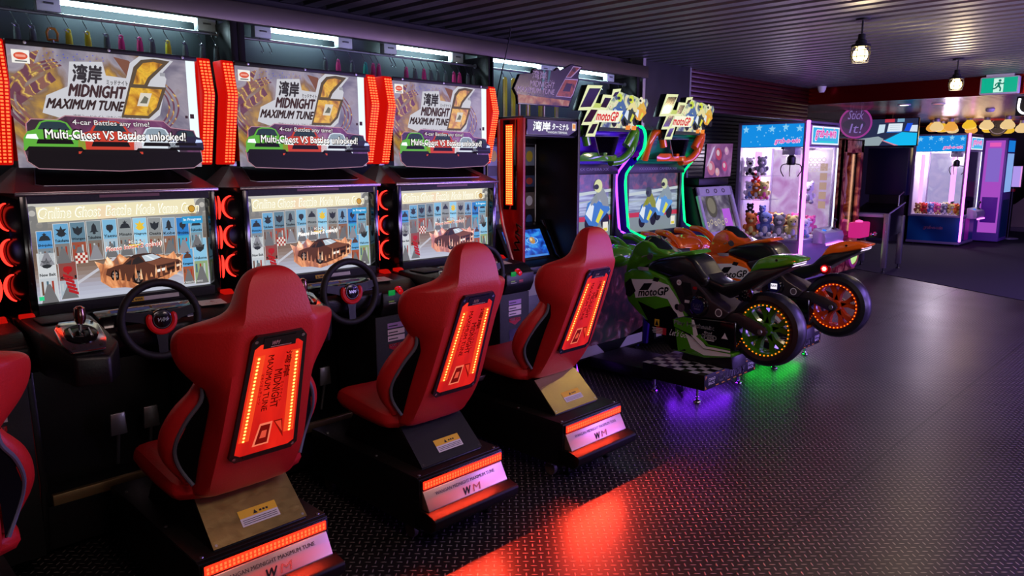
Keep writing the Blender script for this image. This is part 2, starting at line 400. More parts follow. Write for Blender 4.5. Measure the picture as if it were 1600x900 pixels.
# fluorescent tubes in the windows and the hanging rails
TUBE = glow('tube_light', '#d8f4ff', 26.0)
tubes = [(-0.4, 0.75, 'first window, nearest the left edge'), (1.06, 1.80, 'first window behind the nearest lit sign'), (2.12, 2.66, 'middle window, nearer the camera'), (3.0, 3.58, 'middle window, further from the camera'), (3.86, 4.5, 'third window behind the dark topper sign'), (4.6, 5.35, 'third window above the bare hooks')]
for a, b, wh in tubes:
    t = thing('fluorescent_lamp', 'glowing white fluorescent tube in the ' + wh, 'lamp', ((a + b) / 2, 4.08, 2.30), 'fluorescent lamps in the display windows')
    m = MB(); m.tube([(a, 4.08, 2.338), (b, 4.08, 2.338)], 0.012, TUBE, 10); m.build('tube', t)
    for x in (a, b):
        m = MB(); m.box(x - 0.05, x + 0.05, 4.05, 4.10, 2.285, 2.36, WHITE, 0.004); m.tube([(x - 0.02, 4.048, 2.322), (x + 0.02, 4.048, 2.322)], 0.005, STEEL, 6); m.build('socket', t)
for n, (a, b) in enumerate([(-0.95, 1.83), (1.935, 3.70), (3.775, 5.49)]):
    t = thing('hanging_rail', ['thin steel rail across the first window with coloured handles hanging', 'thin steel rail across the middle window with grey and pink handles', 'thin steel rail across the third window with bare hooks'][n], 'rail', ((a + b) / 2, 4.0, 2.257), 'steel rails in the display windows')
    m = MB(); m.tube([(a, 4.0, 2.265), (b, 4.0, 2.265)], 0.008, STEEL, 8); m.build('bar', t)
    for x in (a + 0.004, b - 0.004):
        m = MB(); m.lathe([(0.0, 0), (0.016, 0), (0.016, 0.006), (0.0, 0.006)], (x - 0.003, 4.0, 2.265), 'x', STEEL, 12); m.build('end_cap', t)
HC = {'grey': '#5a5f66', 'pink': '#e02c86', 'yellow': '#e6d41c', 'teal': '#18b3a0', 'orange': '#d98a1e'}
hooks = [[(0.894, 'grey'), (0.955, 'grey'), (1.033, 'orange'), (1.101, 'yellow'), (1.181, 'yellow'), (1.264, 'grey'), (1.329, 'pink'), (1.414, 'pink'), (1.474, 'grey'), (1.551, 'yellow'), (1.637, 'grey'), (1.726, 'grey'), (1.80, 'grey')],
         [(2.071, None), (2.121, None), (2.462, 'grey'), (2.55, 'pink'), (2.649, 'grey'), (2.746, 'teal'), (2.803, 'pink'), (2.846, 'pink'), (2.955, None), (2.98, None), (3.062, 'pink'), (3.135, 'grey'), (3.209, 'pink'), (3.269, 'grey'), (3.33, 'grey'), (3.398, 'grey'), (3.473, 'pink'), (3.525, 'pink'), (3.603, 'grey'), (3.66, 'grey')],
         [(3.97, 'long'), (4.057, 'long'), (4.22, 'long'), (4.36, 'long'), (4.55, 'long'), (5.06, None), (5.147, None), (5.245, None), (5.401, None), (5.46, None)]]
ordn = ['first', 'second', 'third', 'fourth', 'fifth', 'sixth', 'seventh', 'eighth', 'ninth', 'tenth', 'eleventh', 'twelfth', 'thirteenth', 'fourteenth', 'fifteenth', 'sixteenth', 'seventeenth', 'eighteenth', 'nineteenth', 'twentieth', 'twenty-first']
def hook_pts(x, y, z, s=1.0):
    return [(x, y - 0.006, z + 0.009), (x, y + 0.004, z + 0.012), (x, y + 0.011, z + 0.004), (x + 0.004, y + 0.008, z - 0.014), (x + 0.014, y, z - 0.04), (x + 0.016, y - 0.004, z - 0.056), (x + 0.008, y - 0.012, z - 0.066), (x - 0.004, y - 0.014, z - 0.058)]
for wi, hs in enumerate(hooks):
    wn = ['first', 'middle', 'third'][wi]
    for k, (x, c) in enumerate(hs):
        pos = ordn[k]
        if c is None:
            m = MB(); m.tube(smooth_path(hook_pts(x, 4.0, 2.262), 3), 0.0025, CHROME, 6)
            tag(recentre(m.build('steel_hook')), 'bare steel S hook hanging on the %s window rail, %s hook from its left' % (wn, pos), 'hook', 'bare hooks on the window rails'); continue
        if c == 'long': lab = 'long yellow strip hanging in the third window, %s hook from its left' % pos
        elif c == 'orange': lab = 'orange loop handle on steel shaft hanging in the first window'
        else: lab = '%s tapered handle hanging in the %s window, %s hook from its left' % (c, wn, pos)
        t = thing('hanging_utensil' if c != 'long' else 'hanging_strip', lab, 'utensil' if c != 'long' else 'strip', (x, 4.0, 2.02), 'handles on the window rails')
        m = MB(); m.tube(smooth_path(hook_pts(x, 4.0, 2.262), 3), 0.0025, CHROME, 6); m.build('hook', t)
        m = MB(); hx = x + 0.014; hz = 2.205
        if c == 'long':
            m.prism([(hx - 0.022, 2.19), (hx - 0.012, 2.212), (hx + 0.012, 2.212), (hx + 0.022, 2.19), (hx + 0.022, 1.90), (hx - 0.022, 1.90)], 'y', 3.985, 3.991, mat('yellow_strip', HC['yellow'], 0.4), 0.002)
            m.build('strip', t)
        elif c == 'orange':
            cm = mat('handle_orange', HC[c], 0.4)
            m.tube([(hx - 0.02, 3.99, 2.15), (hx - 0.022, 3.99, 2.18), (hx - 0.012, 3.99, 2.2), (hx + 0.012, 3.99, 2.2), (hx + 0.022, 3.99, 2.18), (hx + 0.02, 3.99, 2.15)], 0.006, cm, 8, closed=True); m.build('grip', t)
            m = MB(); m.tube([(hx, 3.99, 2.15), (hx, 3.99, 1.98)], 0.007, STEEL, 8); m.build('shaft', t)
        else:
            cm = mat('handle_' + c, HC[c], 0.4)
            m.tube([(hx - 0.008, 3.99, hz - 0.02), (hx - 0.007, 3.99, hz - 0.004), (hx, 3.99, hz), (hx + 0.007, 3.99, hz - 0.004), (hx + 0.008, 3.99, hz - 0.02)], 0.0045, cm, 6)
            m.tube([(hx, 3.99, hz - 0.016), (hx, 3.99, hz - 0.03), (hx, 3.99, hz - 0.09), (hx, 3.99, hz - 0.13)], [0.011, 0.014, 0.017, 0.016], cm, 10); m.build('grip', t)
            m = MB(); m.tube([(hx, 3.99, hz - 0.13), (hx, 3.99, hz - 0.24)], 0.004, STEEL, 6); m.build('shaft', t)
m = MB(); m.tube(smooth_path([(3.75, 3.7, 2.545), (3.745, 3.7, 2.45), (3.70, 3.7, 2.3), (3.66, 3.72, 2.12), (3.64, 3.74, 1.95)], 4), 0.004, BLACK, 6)
tag(recentre(m.build('cable')), 'thin dark cable hanging from the ceiling beside the third window', 'cable')

# ================================================================ RACING CABINETS
def game_screen(mb, msg):
    W, H = 0.715, 0.405
    U = lambda f: -W / 2 + f * W
    V = lambda f: H / 2 - f * H
    bands = [(0, '#c9c6bd'), (.1, '#b8b5b0'), (.2, '#8b8985'), (.35, '#77706b'), (.5, '#6d5c50'), (.62, '#7a6152'), (.74, '#95847c'), (.84, '#a9a6b4'), (.92, '#b4b6c8'), (1.0, '#bfc3d2')]
    def col(f):
        for (a, c), (b, d) in zip(bands, bands[1:]):
            if f <= b:
                t = (f - a) / (b - a); A = [int(c[i:i+2], 16) for i in (1, 3, 5)]; B = [int(d[i:i+2], 16) for i in (1, 3, 5)]
                return '#%02x%02x%02x' % tuple(int(A[i] + (B[i] - A[i]) * t) for i in range(3))
    n = 24
    for i in range(n): mb.rect(U(0), U(1), V((i + 1) / n), V(i / n), art(col((i + .5) / n)), 0)
    # perspective road streaks
    for k in range(7):
        a = .2 + .6 * k / 6; mb.poly([(U(.47), V(.55)), (U(.5), V(.55)), (U(a * 1.5 - .22), V(1)), (U(a * 1.5 - .25), V(1))], art('#c2c2cc'), .5) if k in (0, 6) else None
    # gear and wheel shapes in the upper corners
    for cx, cy in ((.03, .1), (.98, .08), (.06, .22), (.94, .16)): mb.ringart(U(cx), V(cy), .012, .03, art('#7d7c7a'), .6)
    mb.poly([(U(.05), V(.04)), (U(.93), V(.01)), (U(.94), V(.17)), (U(.055), V(.19))], art('#eee4bc'), 1)
    mb.rect(U(.36), U(.46), V(.18), V(.05), art('#f1d9b4'), 1.2)
    words = [('Online', .06, .165), ('Ghost', .245, .135), ('Battle', .41, .14), ('Mode', .58, .105), ('Venue', .705, .12), ('Crown', .85, .11)]
    for wd, fx, fw in words:
        mb.text(wd, U(fx) - .003, V(.155), W * fw + .006, art('#fffdf0', 1.1), 1.4, h=.043, bold=.03, shear=.15)
        mb.text(wd, U(fx), V(.15), W * fw, art('#e9e2b8' if wd != 'Crown' else '#e2d27c'), 2, h=.036, shear=.15)
    sky = ['#4a93cf', '#6aa5cc', '#5f7f92', '#75868e', '#7cb5d6', '#8d9496', '#8ecbea', '#8b8f90', '#79a2c4', '#2a79c4', '#6aa6c8']
    low = ['#7c8790', '#7f7a78', '#9a4f3a', '#7a6e66', '#a5bccb', '#8a8a88', '#9fd0e8', '#8c7d70', '#8a6250', '#3fa2c8', '#7d97a3']
    names = ['Shinjuku', 'Yokohama', 'Wangan', 'Tokushima', 'Yaesu', 'Minato', 'Nagoya', 'Osaka', 'Kobe', 'Hiroshima', 'Fukuoka']
    def card(x0, x1, y0, y1, top, bottom, name, emblem='#2c2f33', k=0):
        mb.rect(U(x0) - .0018, U(x1) + .0018, V(y1) - .0018, V(y0) + .0018, art('#d7d9da'), 2)
        ym = y0 + (y1 - y0) * .5
        mb.rect(U(x0), U(x1), V(ym), V(y0), art(top), 2.5); mb.rect(U(x0), U(x1), V(y1), V(ym), art(bottom), 2.5)
        cx = (U(x0) + U(x1)) / 2; w_ = U(x1) - U(x0)
        e = art(emblem)
        cy = V(y0 + (y1 - y0) * .2)
        kk = k % 5
        if kk == 0: mb.disc(cx, cy - .004, w_ * .34, .016, e, 3, 16, 0, PI); mb.rect(cx - w_ * .38, cx + w_ * .38, cy - .010, cy - .004, e, 3); mb.star(cx, cy + .014, .010, e, 3.2)
        elif kk == 1: mb.star(cx, cy, .024, e, 3, 6); mb.disc(cx, cy - .012, w_ * .26, .008, e, 3.2)
        elif kk == 2: mb.poly([(cx - w_ * .36, cy + .014), (cx - w_ * .12, cy + .008), (cx, cy + .018), (cx + w_ * .12, cy + .008), (cx + w_ * .36, cy + .014), (cx + w_ * .28, cy - .010), (cx, cy - .022), (cx - w_ * .28, cy - .010)], e, 3)
        elif kk == 3: mb.poly([(cx, cy + .024), (cx + .008, cy + .012), (cx + w_ * .20, cy - .008), (cx + w_ * .34, cy - .014), (cx - w_ * .34, cy - .014), (cx - w_ * .20, cy - .008), (cx - .008, cy + .012)], e, 3); mb.disc(cx, cy - .018, .006, .005, e, 3.2)
        else: mb.disc(cx, cy - .002, w_ * .26, .014, e, 3); mb.poly([(cx - w_ * .38, cy + .018), (cx - w_ * .26, cy + .004), (cx - w_ * .14, cy + .014), (cx - w_ * .2, cy - .004)], e, 3.2); mb.poly([(cx + w_ * .38, cy + .018), (cx + w_ * .2, cy - .004), (cx + w_ * .14, cy + .014), (cx + w_ * .26, cy + .004)], e, 3.2); mb.rect(cx - .004, cx + .004, cy - .022, cy - .014, e, 3.2)
        mb.text(name, cx, V(y0 + (y1 - y0) * .46), w_ * .92, art('#1c1e22'), 3, h=.012, align='c', bold=.035)
        # a little roadside view
        mb.poly([(U(x0), V(y1)), (U(x1), V(y1)), (cx + .006, V(ym + (y1 - ym) * .25)), (cx - .006, V(ym + (y1 - ym) * .25))], art('#6f6e70' if k % 3 else '#8b8b92'), 3)
        for q in range(3): mb.rect(U(x0) + w_ * (.08 + .3 * q), U(x0) + w_ * (.2 + .3 * q), V(y1 - .03 - .05 * ((q + k) % 3)), V(ym + .03), art(['#b9c0c4', '#6a4a3a', '#4c6a7a', '#a33a2a'][(q + k) % 4]), 2.8)
    for i in range(11):
        x0 = .04 + i * .0855; top = .19 + .01 * abs(5 - i) * .6 + (.06 if i == 0 else 0)
        card(x0, x0 + .075, top, top + (.40 if i not in (0, 10) else .34), sky[i], low[i], names[i], '#e8c23a' if i == 6 else '#2b3036', i)
    # checker flag card detail
    for a in range(5):
        for b in range(4):
            mb.rect(U(.222 + a * .013), U(.222 + (a + 1) * .013), V(.52 + (b + 1) * .027), V(.52 + b * .027), art('#e6ded2' if (a + b) % 2 else '#a53026'), 3.4)
    card(.032, .118, .5, 1.0, '#cfd3d6', '#c3c9ce', 'New Belt', k=1); card(.132, .222, .60, .98, '#8b4a44', '#a8b4bf', 'C1', '#b01e22', 4)
    for q in range(5): mb.poly([(U(.15) + .004 * q, V(.72 + .04 * q)), (U(.2) + .004 * q, V(.76 + .04 * q)), (U(.2) + .004 * q, V(.79 + .04 * q)), (U(.15) + .004 * q, V(.75 + .04 * q))], art('#b32026'), 4)
    card(.905, .99, .46, .98, '#8cc3e2', '#8fa67a', 'Hakone', k=2); card(.83, .898, .57, .97, '#5ba4d6', '#a2583c', 'Kanagawa', '#5a3b30', k=5)
    # burning car
    fire = noise_art('flame_art', [(0.25, '#6e5248'), (0.42, '#a8613c'), (0.56, '#e89a64'), (0.7, '#ffe6bc')], scale=24, detail=5, es=1.05, dist=1.2, stretch=(1, 1, .45))
    fl = [(.345, .84), (.345, .72), (.32, .62), (.37, .66), (.39, .58), (.42, .64), (.46, .56), (.5, .62), (.57, .58), (.62, .62), (.68, .6), (.74, .63), (.78, .58), (.80, .66), (.84, .62), (.82, .74), (.80, .82), (.72, .9), (.62, .94), (.56, .96), (.48, .93), (.40, .92)]
    mb.poly([(U(a), V(b)) for a, b in fl], fire, 4)
    QP = lambda pts, c, l: mb.poly([(U(a), V(b)) for a, b in pts], art(c) if isinstance(c, str) else c, l)
    QP([(.375, .775), (.385, .715), (.43, .69), (.475, .675), (.515, .61), (.545, .585), (.60, .578), (.65, .583), (.70, .635), (.735, .66), (.80, .675), (.822, .70), (.825, .775), (.805, .80), (.745, .83), (.66, .875), (.60, .905), (.55, .905), (.505, .87), (.43, .835)], '#5a3428', 4.6)
    QP([(.515, .612), (.545, .587), (.60, .58), (.65, .585), (.645, .60), (.575, .603), (.55, .63)], '#3c2722', 4.9)
    QP([(.585, .605), (.648, .592), (.70, .637), (.635, .668), (.605, .67)], '#c2ced8', 5); QP([(.60, .60), (.615, .60), (.665, .655), (.65, .66)], '#e4ecf2', 5.2)
    QP([(.535, .64), (.57, .607), (.60, .672), (.555, .69), (.525, .69)], '#2c2526', 5); QP([(.485, .68), (.525, .635), (.52, .69)], '#2c2526', 5)
    QP([(.61, .68), (.71, .642), (.80, .68), (.76, .705), (.66, .725)], '#7a4a38', 5); QP([(.655, .735), (.76, .71), (.82, .70), (.82, .715), (.765, .73), (.66, .76)], '#3a2420', 5.1)
    QP([(.67, .77), (.72, .755), (.72, .785), (.67, .80)], '#f6f0e6', 5.3); QP([(.79, .735), (.82, .725), (.82, .745), (.79, .76)], '#f2d8c0', 5.3); QP([(.725, .765), (.785, .745), (.785, .775), (.725, .80)], '#241816', 5.2)
    for cx, cy, r in ((.555, .835, 1.0), (.425, .79, .8)):
        mb.disc(U(cx), V(cy), .021 * r, .030 * r, art('#150f10'), 5.2); mb.disc(U(cx), V(cy), .014 * r, .021 * r, art('#8f8078'), 5.4)
        for q in range(5): mb.poly([(U(cx), V(cy)), (U(cx) + .014 * r * math.cos(1.256 * q), V(cy) + .021 * r * math.sin(1.256 * q)), (U(cx) + .014 * r * math.cos(1.256 * q + .5), V(cy) + .021 * r * math.sin(1.256 * q + .5))], art('#2a2020'), 5.6)
    for k in range(15):
        fx = .385 + .03 * k; b0 = .86 + .02 * math.sin(k * 2.1) - (.03 if k > 9 else 0); hgt = .05 + .035 * ((k * 7) % 4)
        mb.poly([(U(fx), V(b0)), (U(fx + .004), V(b0 - hgt * .6)), (U(fx + .009), V(b0 - hgt)), (U(fx + .013), V(b0 - hgt * .5)), (U(fx + .016), V(b0))], fire, 6)
    # messages
    mc = '#d23a22' if msg == 'red' else '#ffffff'
    mb.text('Please Insert 2 coin(s)', U(.385), V(.545), W * .33, art('#fff6ee', 1.1), 6, h=.026, bold=.05, shear=.2, rot=.05)
    mb.text('Please Insert 2 coin(s)', U(.387), V(.541), W * .324, art(mc), 6.6, h=.021, bold=.015, shear=.2, rot=.05)
    mb.text('Kite', U(.52), V(.46), .05, art('#f6f4e8'), 6, h=.012)
    mb.poly([(U(.51), V(.475)), (U(.60), V(.47)), (U(.555), V(.51))], art('#e8c23a'), 6)
    mb.rect(U(.845), U(.975), V(.285), V(.205), art('#2f9ad0'), 6); mb.text('In Progress', U(.855), V(.26), W * .11, art('#f2fbff'), 6.6, h=.014, bold=.02)
    mb.disc(U(.91), V(.12), .016, .017, art('#c9962c'), 6); mb.ringart(U(.91), V(.12), .013, .016, art('#7a5a18'), 6.4); mb.text('The Meet', U(.885), V(.185), .035, art('#b3861e'), 6.4, h=.009)
    mb.text('CREDIT(S) 00/02', U(.83), V(.965), W * .12, art('#f5f5f5'), 6, h=.010)
    mb.rect(U(.02), U(.045), V(.97), V(.93), art('#2fd08a'), 6)

def logo(mb, cx, cy, s, lit=True):
    "lettering block and the big figure; s = width"
    c = (lambda h, e=1.0: art(h, e)) if lit else (lambda h, e=1.0: mat('print_' + h.strip('#'), h, 0.3))
    sh = .22
    halo = c('#cfcfd6', .95)
    mb.poly([(cx - .50 * s, cy - .20 * s), (cx - .46 * s, cy - .06 * s), (cx - .30 * s, cy + .02 * s), (cx - .27 * s, cy + .22 * s), (cx - .02 * s, cy + .24 * s), (cx, cy + .13 * s), (cx + .16 * s, cy + .12 * s), (cx + .20 * s, cy + .25 * s), (cx + .30 * s, cy + .33 * s), (cx + .57 * s, cy + .30 * s), (cx + .47 * s, cy + .19 * s), (cx + .50 * s, cy + .14 * s), (cx + .42 * s, cy - .18 * s), (cx + .34 * s, cy - .24 * s), (cx - .26 * s, cy - .27 * s)], halo, 2)
    dark = '#4a3a3c'
    mb.text('湾岸', cx - .26 * s, cy + .06 * s, .235 * s, c('#39343a'), 3, h=.145 * s, bold=.035, shear=.12)
    mb.text('ミッドナイト', cx + .0 * s, cy + .055 * s, .17 * s, c('#3a3538'), 3, h=.04 * s, bold=.02)
    mb.text('MIDNIGHT', cx - .30 * s, cy - .055 * s, .45 * s, c('#453034'), 3, h=.098 * s, shear=.25, bold=.05)
    mb.text('MAXIMUM TUNE', cx - .47 * s, cy - .16 * s, .60 * s, c('#3a2a2c'), 3, h=.078 * s, shear=.35, bold=.05)
    mb.text('湾岸ミッドナイト マキシマムチューン6', cx - .28 * s, cy - .235 * s, .54 * s, c('#4c464c'), 3, h=.034 * s)
    gold = noise_art('gold_art', [(0.3, '#7a4a0c'), (0.45, '#c4861c'), (0.55, '#e8b62e'), (0.7, '#8a5a10')], scale=18, es=1.0) if lit else noise_art('gold_print', [(0.3, '#5a2a0c'), (0.5, '#b85a1c'), (0.7, '#3a1a10')], scale=18, emit=False)
    out = c('#5b4c3c'); X = lambda a, b: (cx + (a + .16 * (b - .05)) * s, cy + b * s)
    outer = [X(.15, -.20), X(.36, -.20), X(.43, -.12), X(.47, .05), X(.30, .05), X(.32, .12), X(.46, .28), X(.36, .29), X(.27, .27), X(.215, .21), X(.19, .06)]
    mb.poly([X(.135, -.215), X(.365, -.215), X(.445, -.13), X(.49, .065), X(.33, .065), X(.35, .12), X(.50, .295), X(.36, .305), X(.255, .285), X(.20, .22), X(.175, .06)], out, 3)
    mb.poly([X(.21, .075), X(.30, .075), X(.325, .14), X(.44, .265), X(.36, .278), X(.275, .26), X(.232, .20)], gold, 4)
    mb.poly([X(.155, -.19), X(.355, -.19), X(.42, -.115), X(.455, .045), X(.19, .045)], gold, 4)
    mb.poly([X(.255, -.11), X(.345, -.11), X(.37, .005), X(.275, .005)], c('#d9d2c4'), 5)
    mb.poly([X(.275, -.085), X(.335, -.085), X(.345, -.04), X(.31, -.02), X(.29, -.06)], c('#6a6a5c'), 6)
    mb.rect(cx + .445 * s, cx + .49 * s, cy + .16 * s, cy + .19 * s, c('#9c9ca4'), 3)

def front_car(mb, cx, y0, w, body, light, glass_='#2a3a44'):
    c = art(body); d = art('#120d10')
    P_ = lambda pts, m, l: mb.poly([(cx + a * w, y0 + b * w) for a, b in pts], m, l)
    P_([(-.5, .0), (.5, .0), (.49, .22), (.42, .33), (.30, .37), (.22, .50), (.12, .54), (-.12, .54), (-.22, .50), (-.30, .37), (-.42, .33), (-.49, .22)], c, 6)
    P_([(-.26, .37), (.26, .37), (.19, .49), (.1, .515), (-.1, .515), (-.19, .49)], art(glass_), 7)
    P_([(-.30, .12), (.30, .12), (.27, .20), (-.27, .20)], d, 7)
    P_([(-.48, -.01), (.48, -.01), (.42, .07), (-.42, .07)], d, 7)
    for s in (-1, 1): P_([(s * .46, .21), (s * .26, .20), (s * .29, .29), (s * .43, .28)][::s], art(light, 1.25), 8)
    P_([(-.03, .22), (.03, .22), (.02, .25), (-.02, .25)], art('#c8c8c8'), 8)

BACKDROP = noise_art('poster_backdrop', [(0.25, '#3f3450'), (0.42, '#7f7a8c'), (0.52, '#a49ca8'), (0.6, '#8a6a4a'), (0.66, '#d0a03c'), (0.75, '#6a4654')], scale=3.2, detail=6, es=0.85, dist=1.6, rot=(0, 0.5, 0))
STREAK = noise_art('gold_streaks', [(0.3, '#6a3a4c'), (0.5, '#a8784a'), (0.62, '#ecc85a'), (0.8, '#8a5a50')], scale=5.0, detail=4, es=0.9, dist=0.5, wave=True, rot=(0, 0.7, 0))
CUTB = noise_art('cutout_backdrop', [(0.3, '#140c10'), (0.5, '#3a1f30'), (0.62, '#7a3a6a'), (0.75, '#caa0b0')], scale=5, es=0.8, dist=1.0, stretch=(1, 1, .6))
REDGLOW = glow('red_lamp_body', '#e01008', 0.75)
REDLED = glow('red_led', '#ff3a1c', 7.0)
REDLENS = glow('red_lens', '#ff140c', 1.1)
RINGCORE = glow('red_ring_core', '#ff2a20', 3.2)
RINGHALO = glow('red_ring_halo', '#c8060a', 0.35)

def racing_cabinet(xc, label, msg):
    t = thing('racing_cabinet', label, 'arcade machine', (xc, 3.5, 0), 'racing cabinets along the wall')
    X = lambda a: xc + a
    m = MB()                                                       # carcass: footwell back, sides, plinth, upper post
    m.box(X(-.44), X(.44), 3.55, 3.84, .04, .95, BLACK, .008); m.box(X(-.40), X(.40), 3.60, 3.84, .9, 1.50, BLACK, .008)
    m.prism([(3.84, .03), (3.30, .03), (3.24, .35), (3.28, .86), (3.40, .99), (3.84, .99)], 'x', X(-.45), X(-.425), BLACK, .004)
    m.prism([(3.84, .03), (3.30, .03), (3.24, .35), (3.28, .86), (3.40, .99), (3.84, .99)], 'x', X(.425), X(.45), BLACK, .004)
    m.box(X(-.43), X(.43), 3.30, 3.56, .03, .22, BLACK, .01)
    m.build('body', t)
    for s in (-1, 1):
        m = MB(); m.box(X(s * .30) - .02, X(s * .30) + .02, 3.64, 3.68, 1.5, 1.66, STEEL, .004); m.build('sign_post', t)
    # dashboard
    m = MB()
    m.prism([(3.56, .80), (3.22, .80), (3.12, .86), (3.11, .93), (3.18, .975), (3.38, .99), (3.56, .99)], 'x', X(-.445), X(.445), BLACK, .012)
    m.prism([(3.40, .97), (3.24, 1.005), (3.16, .99), (3.13, .93), (3.20, .9), (3.40, .9)], 'x', X(-.21), X(.19), GLOSS, .015)
    dsh = m.build('dashboard', t)
    m = MB(); m.plane((X(-.03), 3.165, 1.0), (1, 0, 0), (0, .35, .15)); m.rect(-.13, .02, 0, .02, mat('blue_trim', '#2733a8', .3), 1); m.rect(.03, .14, 0, .02, mat('violet_trim', '#5a3a7a', .3), 1); m.build('trim_strip', dsh)
    m = MB(); m.plane((X(.04), 3.376, 1.0), (1, 0, 0), (0, .02, .1)); m.rect(-.06, .0, 0, .018, YELLOW, 1); m.rect(.0, .15, .0, .018, PAPER, 1); m.poly([(-.052, .004), (-.042, .004), (-.047, .014)], INK, 2)
    for k in range(4): m.rect(-.036 + k * .008, -.031 + k * .008, .005, .013, INK, 2)
    m.build('warning_label', dsh, 'yellow and white warning label')
    for s in (-1, 1):
        m = MB(); m.prism([(3.33, .985), (3.36, 1.005), (3.385, 1.005), (3.385, .985)], 'x', X(s * .405) - .025, X(s * .405) + .025, glow('dim_red_lens', '#e0140c', .6), .003); m.build('indicator_lamp', t, 'small glowing red lamp')
    # gear shifter pod on the left
    m = MB(); m.prism([(X(-.445), 3.32), (X(-.445), 3.02), (X(-.38), 2.87), (X(-.27), 2.85), (X(-.215), 2.92), (X(-.222), 3.2), (X(-.25), 3.32)], 'z', .80, .905, BLACK, .012)
    m.v = [(a, b, c + min(.095, max(0, b - 2.85) * .50) * (1 if c > .86 else .35)) for a, b, c in m.v]; pod = m.build('shifter_pod', t)
    m = MB(); m.box(X(-.41), X(-.26), 3.13, 3.26, 1.0, 1.006, RUBBER, .003); m.build('tray', pod)
    PL = ((X(-.328), 2.965, .968), (1, 0, 0), (0, 1, .50))
    m = MB(); m.plane(*PL); m.prism([(-.075, -.04), (-.055, -.095), (.055, -.095), (.075, -.04), (.075, .05), (.05, .09), (-.05, .09), (-.075, .05)], 'z', 0, .012, CHROME, .005); pl_ = m.build('shifter_plate', pod, 'polished metal shifter plate')
    m = MB(); m.plane(*PL); m.lathe([(.0, .0), (.050, .0), (.056, .006), (.05, .008), (.0, .004)], (0, 0, .011), 'z', GLOSS, 20); m.tube([(-.03, .03, .02), (-.03, -.02, .02), (0, -.02, .02), (0, .02, .02), (.03, .02, .02), (.03, -.03, .02)], .004, CHROME, 6)
    for q in ((-.055, .065), (.055, .065), (-.045, -.075), (.045, -.075)): m.disc(q[0], q[1], .006, .006, INK, 19, 8)
    m.build('gate', pl_)
    m = MB(); cx, cy = X(-.328), 2.965; m.tube([(cx, cy, .972), (cx + .006, cy + .01, 1.02)], .007, CHROME, 8); m.tube([(cx + .006, cy + .01, 1.015), (cx + .006, cy + .01, 1.03), (cx + .007, cy + .012, 1.05), (cx + .007, cy + .012, 1.072), (cx + .007, cy + .012, 1.08)], [.013, .019, .021, .018, .008], mat('bronze_knob', '#9a7f72', .2, 1.0), 14); m.build('shifter_knob', pl_)
    # control ledge on the right: start button, green lamp, notice
    m = MB(); m.prism([(3.36, .80), (3.13, .80), (3.10, .86), (3.10, .925), (3.20, .975), (3.36, .985)], 'x', X(.20), X(.445), BLACK, .01); led = m.build('control_ledge', t)
    m = MB(); m.lathe([(.0, -.025), (.014, -.022), (.021, -.010), (.021, .0), (.027, .002), (.027, .008)], (X(.315), 3.118, .925), 'y', mat('red_button', '#c81418', .15, emit='#ff1010', es=.25), 18); m.build('start_button', led, 'round red start button')
    m = MB(); m.box(X(.235), X(.275), 3.094, 3.10, .912, .94, glow('green_lamp', '#10a848', .55), .002); m.build('card_slot_lamp', led, 'small green lit slot')
    m = MB(); m.plane((X(.29), 3.098, .865), (1, 0, 0), (0, 0, 1)); m.rect(-.055, -.02, .012, .02, mat('green_print', '#7fae2a', .4), 1); m.rect(.015, .05, .012, .02, mat('red_print', '#c03030', .4), 1); m.rect(-.055, -.01, .004, .007, PAPER, 1); m.rect(.015, .05, .004, .007, mat('red_print', '#c03030', .4), 1); m.build('lettering', led)
    m = MB(); m.plane((X(.27), 3.21, .982), (1, -.1, 0), (0, .14, .012)); m.poly([(-.06, -.04), (.05, -.04), (.05, .05), (-.06, .05)], PAPER, 1); m.text('CARD', -.035, -.015, .05, REDP, 2, h=.008); m.poly([(-.01, .01), (.012, .01), (.0, .03)], REDP, 2); m.build('notice', led, 'white notice with red print')
    # coin and card column
    m = MB(); m.box(X(.17), X(.43), 3.13, 3.50, .10, .80, RUBBER, .006); cc = m.build('coin_column', t)
    m = MB(); m.plane((X(.30), 3.129, .0), (1, 0, 0), (0, 0, 1))
    for k, z in enumerate((.73, .695, .66)):
        m.rect(-.055, .055, z, z + .028, mat('pink_card', '#d6c2c4', .5) if k else mat('violet_card', '#a07ab0', .5), 1); m.rect(-.05, .01, z + .009, z + .015, INK, 2)
    m.poly([(-.05, .645), (.05, .645), (.05, .625), (.0, .60), (-.05, .625)], REDP, 1); m.text('CARD OUT', -.045, .63, .09, WHITE, 2, h=.013, bold=.02)
    m.rect(-.05, .04, .50, .575, GLOSS, 1); m.rect(-.045, .035, .502, .508, DSTEEL, 2)
    m.rect(-.005, .05, .38, .47, CHROME, 1); m.rect(.004, .041, .392, .458, GLOSS, 2); m.rect(.012, .033, .40, .45, mat('dim_red_slot', '#5a2024', .4), 3)
    m.ringart(-.055, .44, .012, .02, CHROME, 1); m.rect(-.07, -.025, .34, .39, PAPER, 1); m.text('$2', -.062, .36, .02, REDP, 2, h=.014); m.rect(-.062, -.035, .348, .352, INK, 2)
    m.ringart(.045, .56, .002, .006, CHROME, 2)
    m.build('coin_door', cc)
    # steering wheel
    wy, wz, R = 3.09, .965, .150
    m = MB(); ca, sa = math.cos(.10), math.sin(.10)
    WP = lambda a, r, d=0.0: (X(0) + r * math.cos(a), wy + r * math.sin(a) * sa - d * ca, wz + r * math.sin(a) * ca + d * sa)
    m.tube([WP(2 * PI * k / 40, R) for k in range(40)], .0165, RUBBER, 10, closed=True); sw = m.build('steering_wheel', t)
    m = MB()
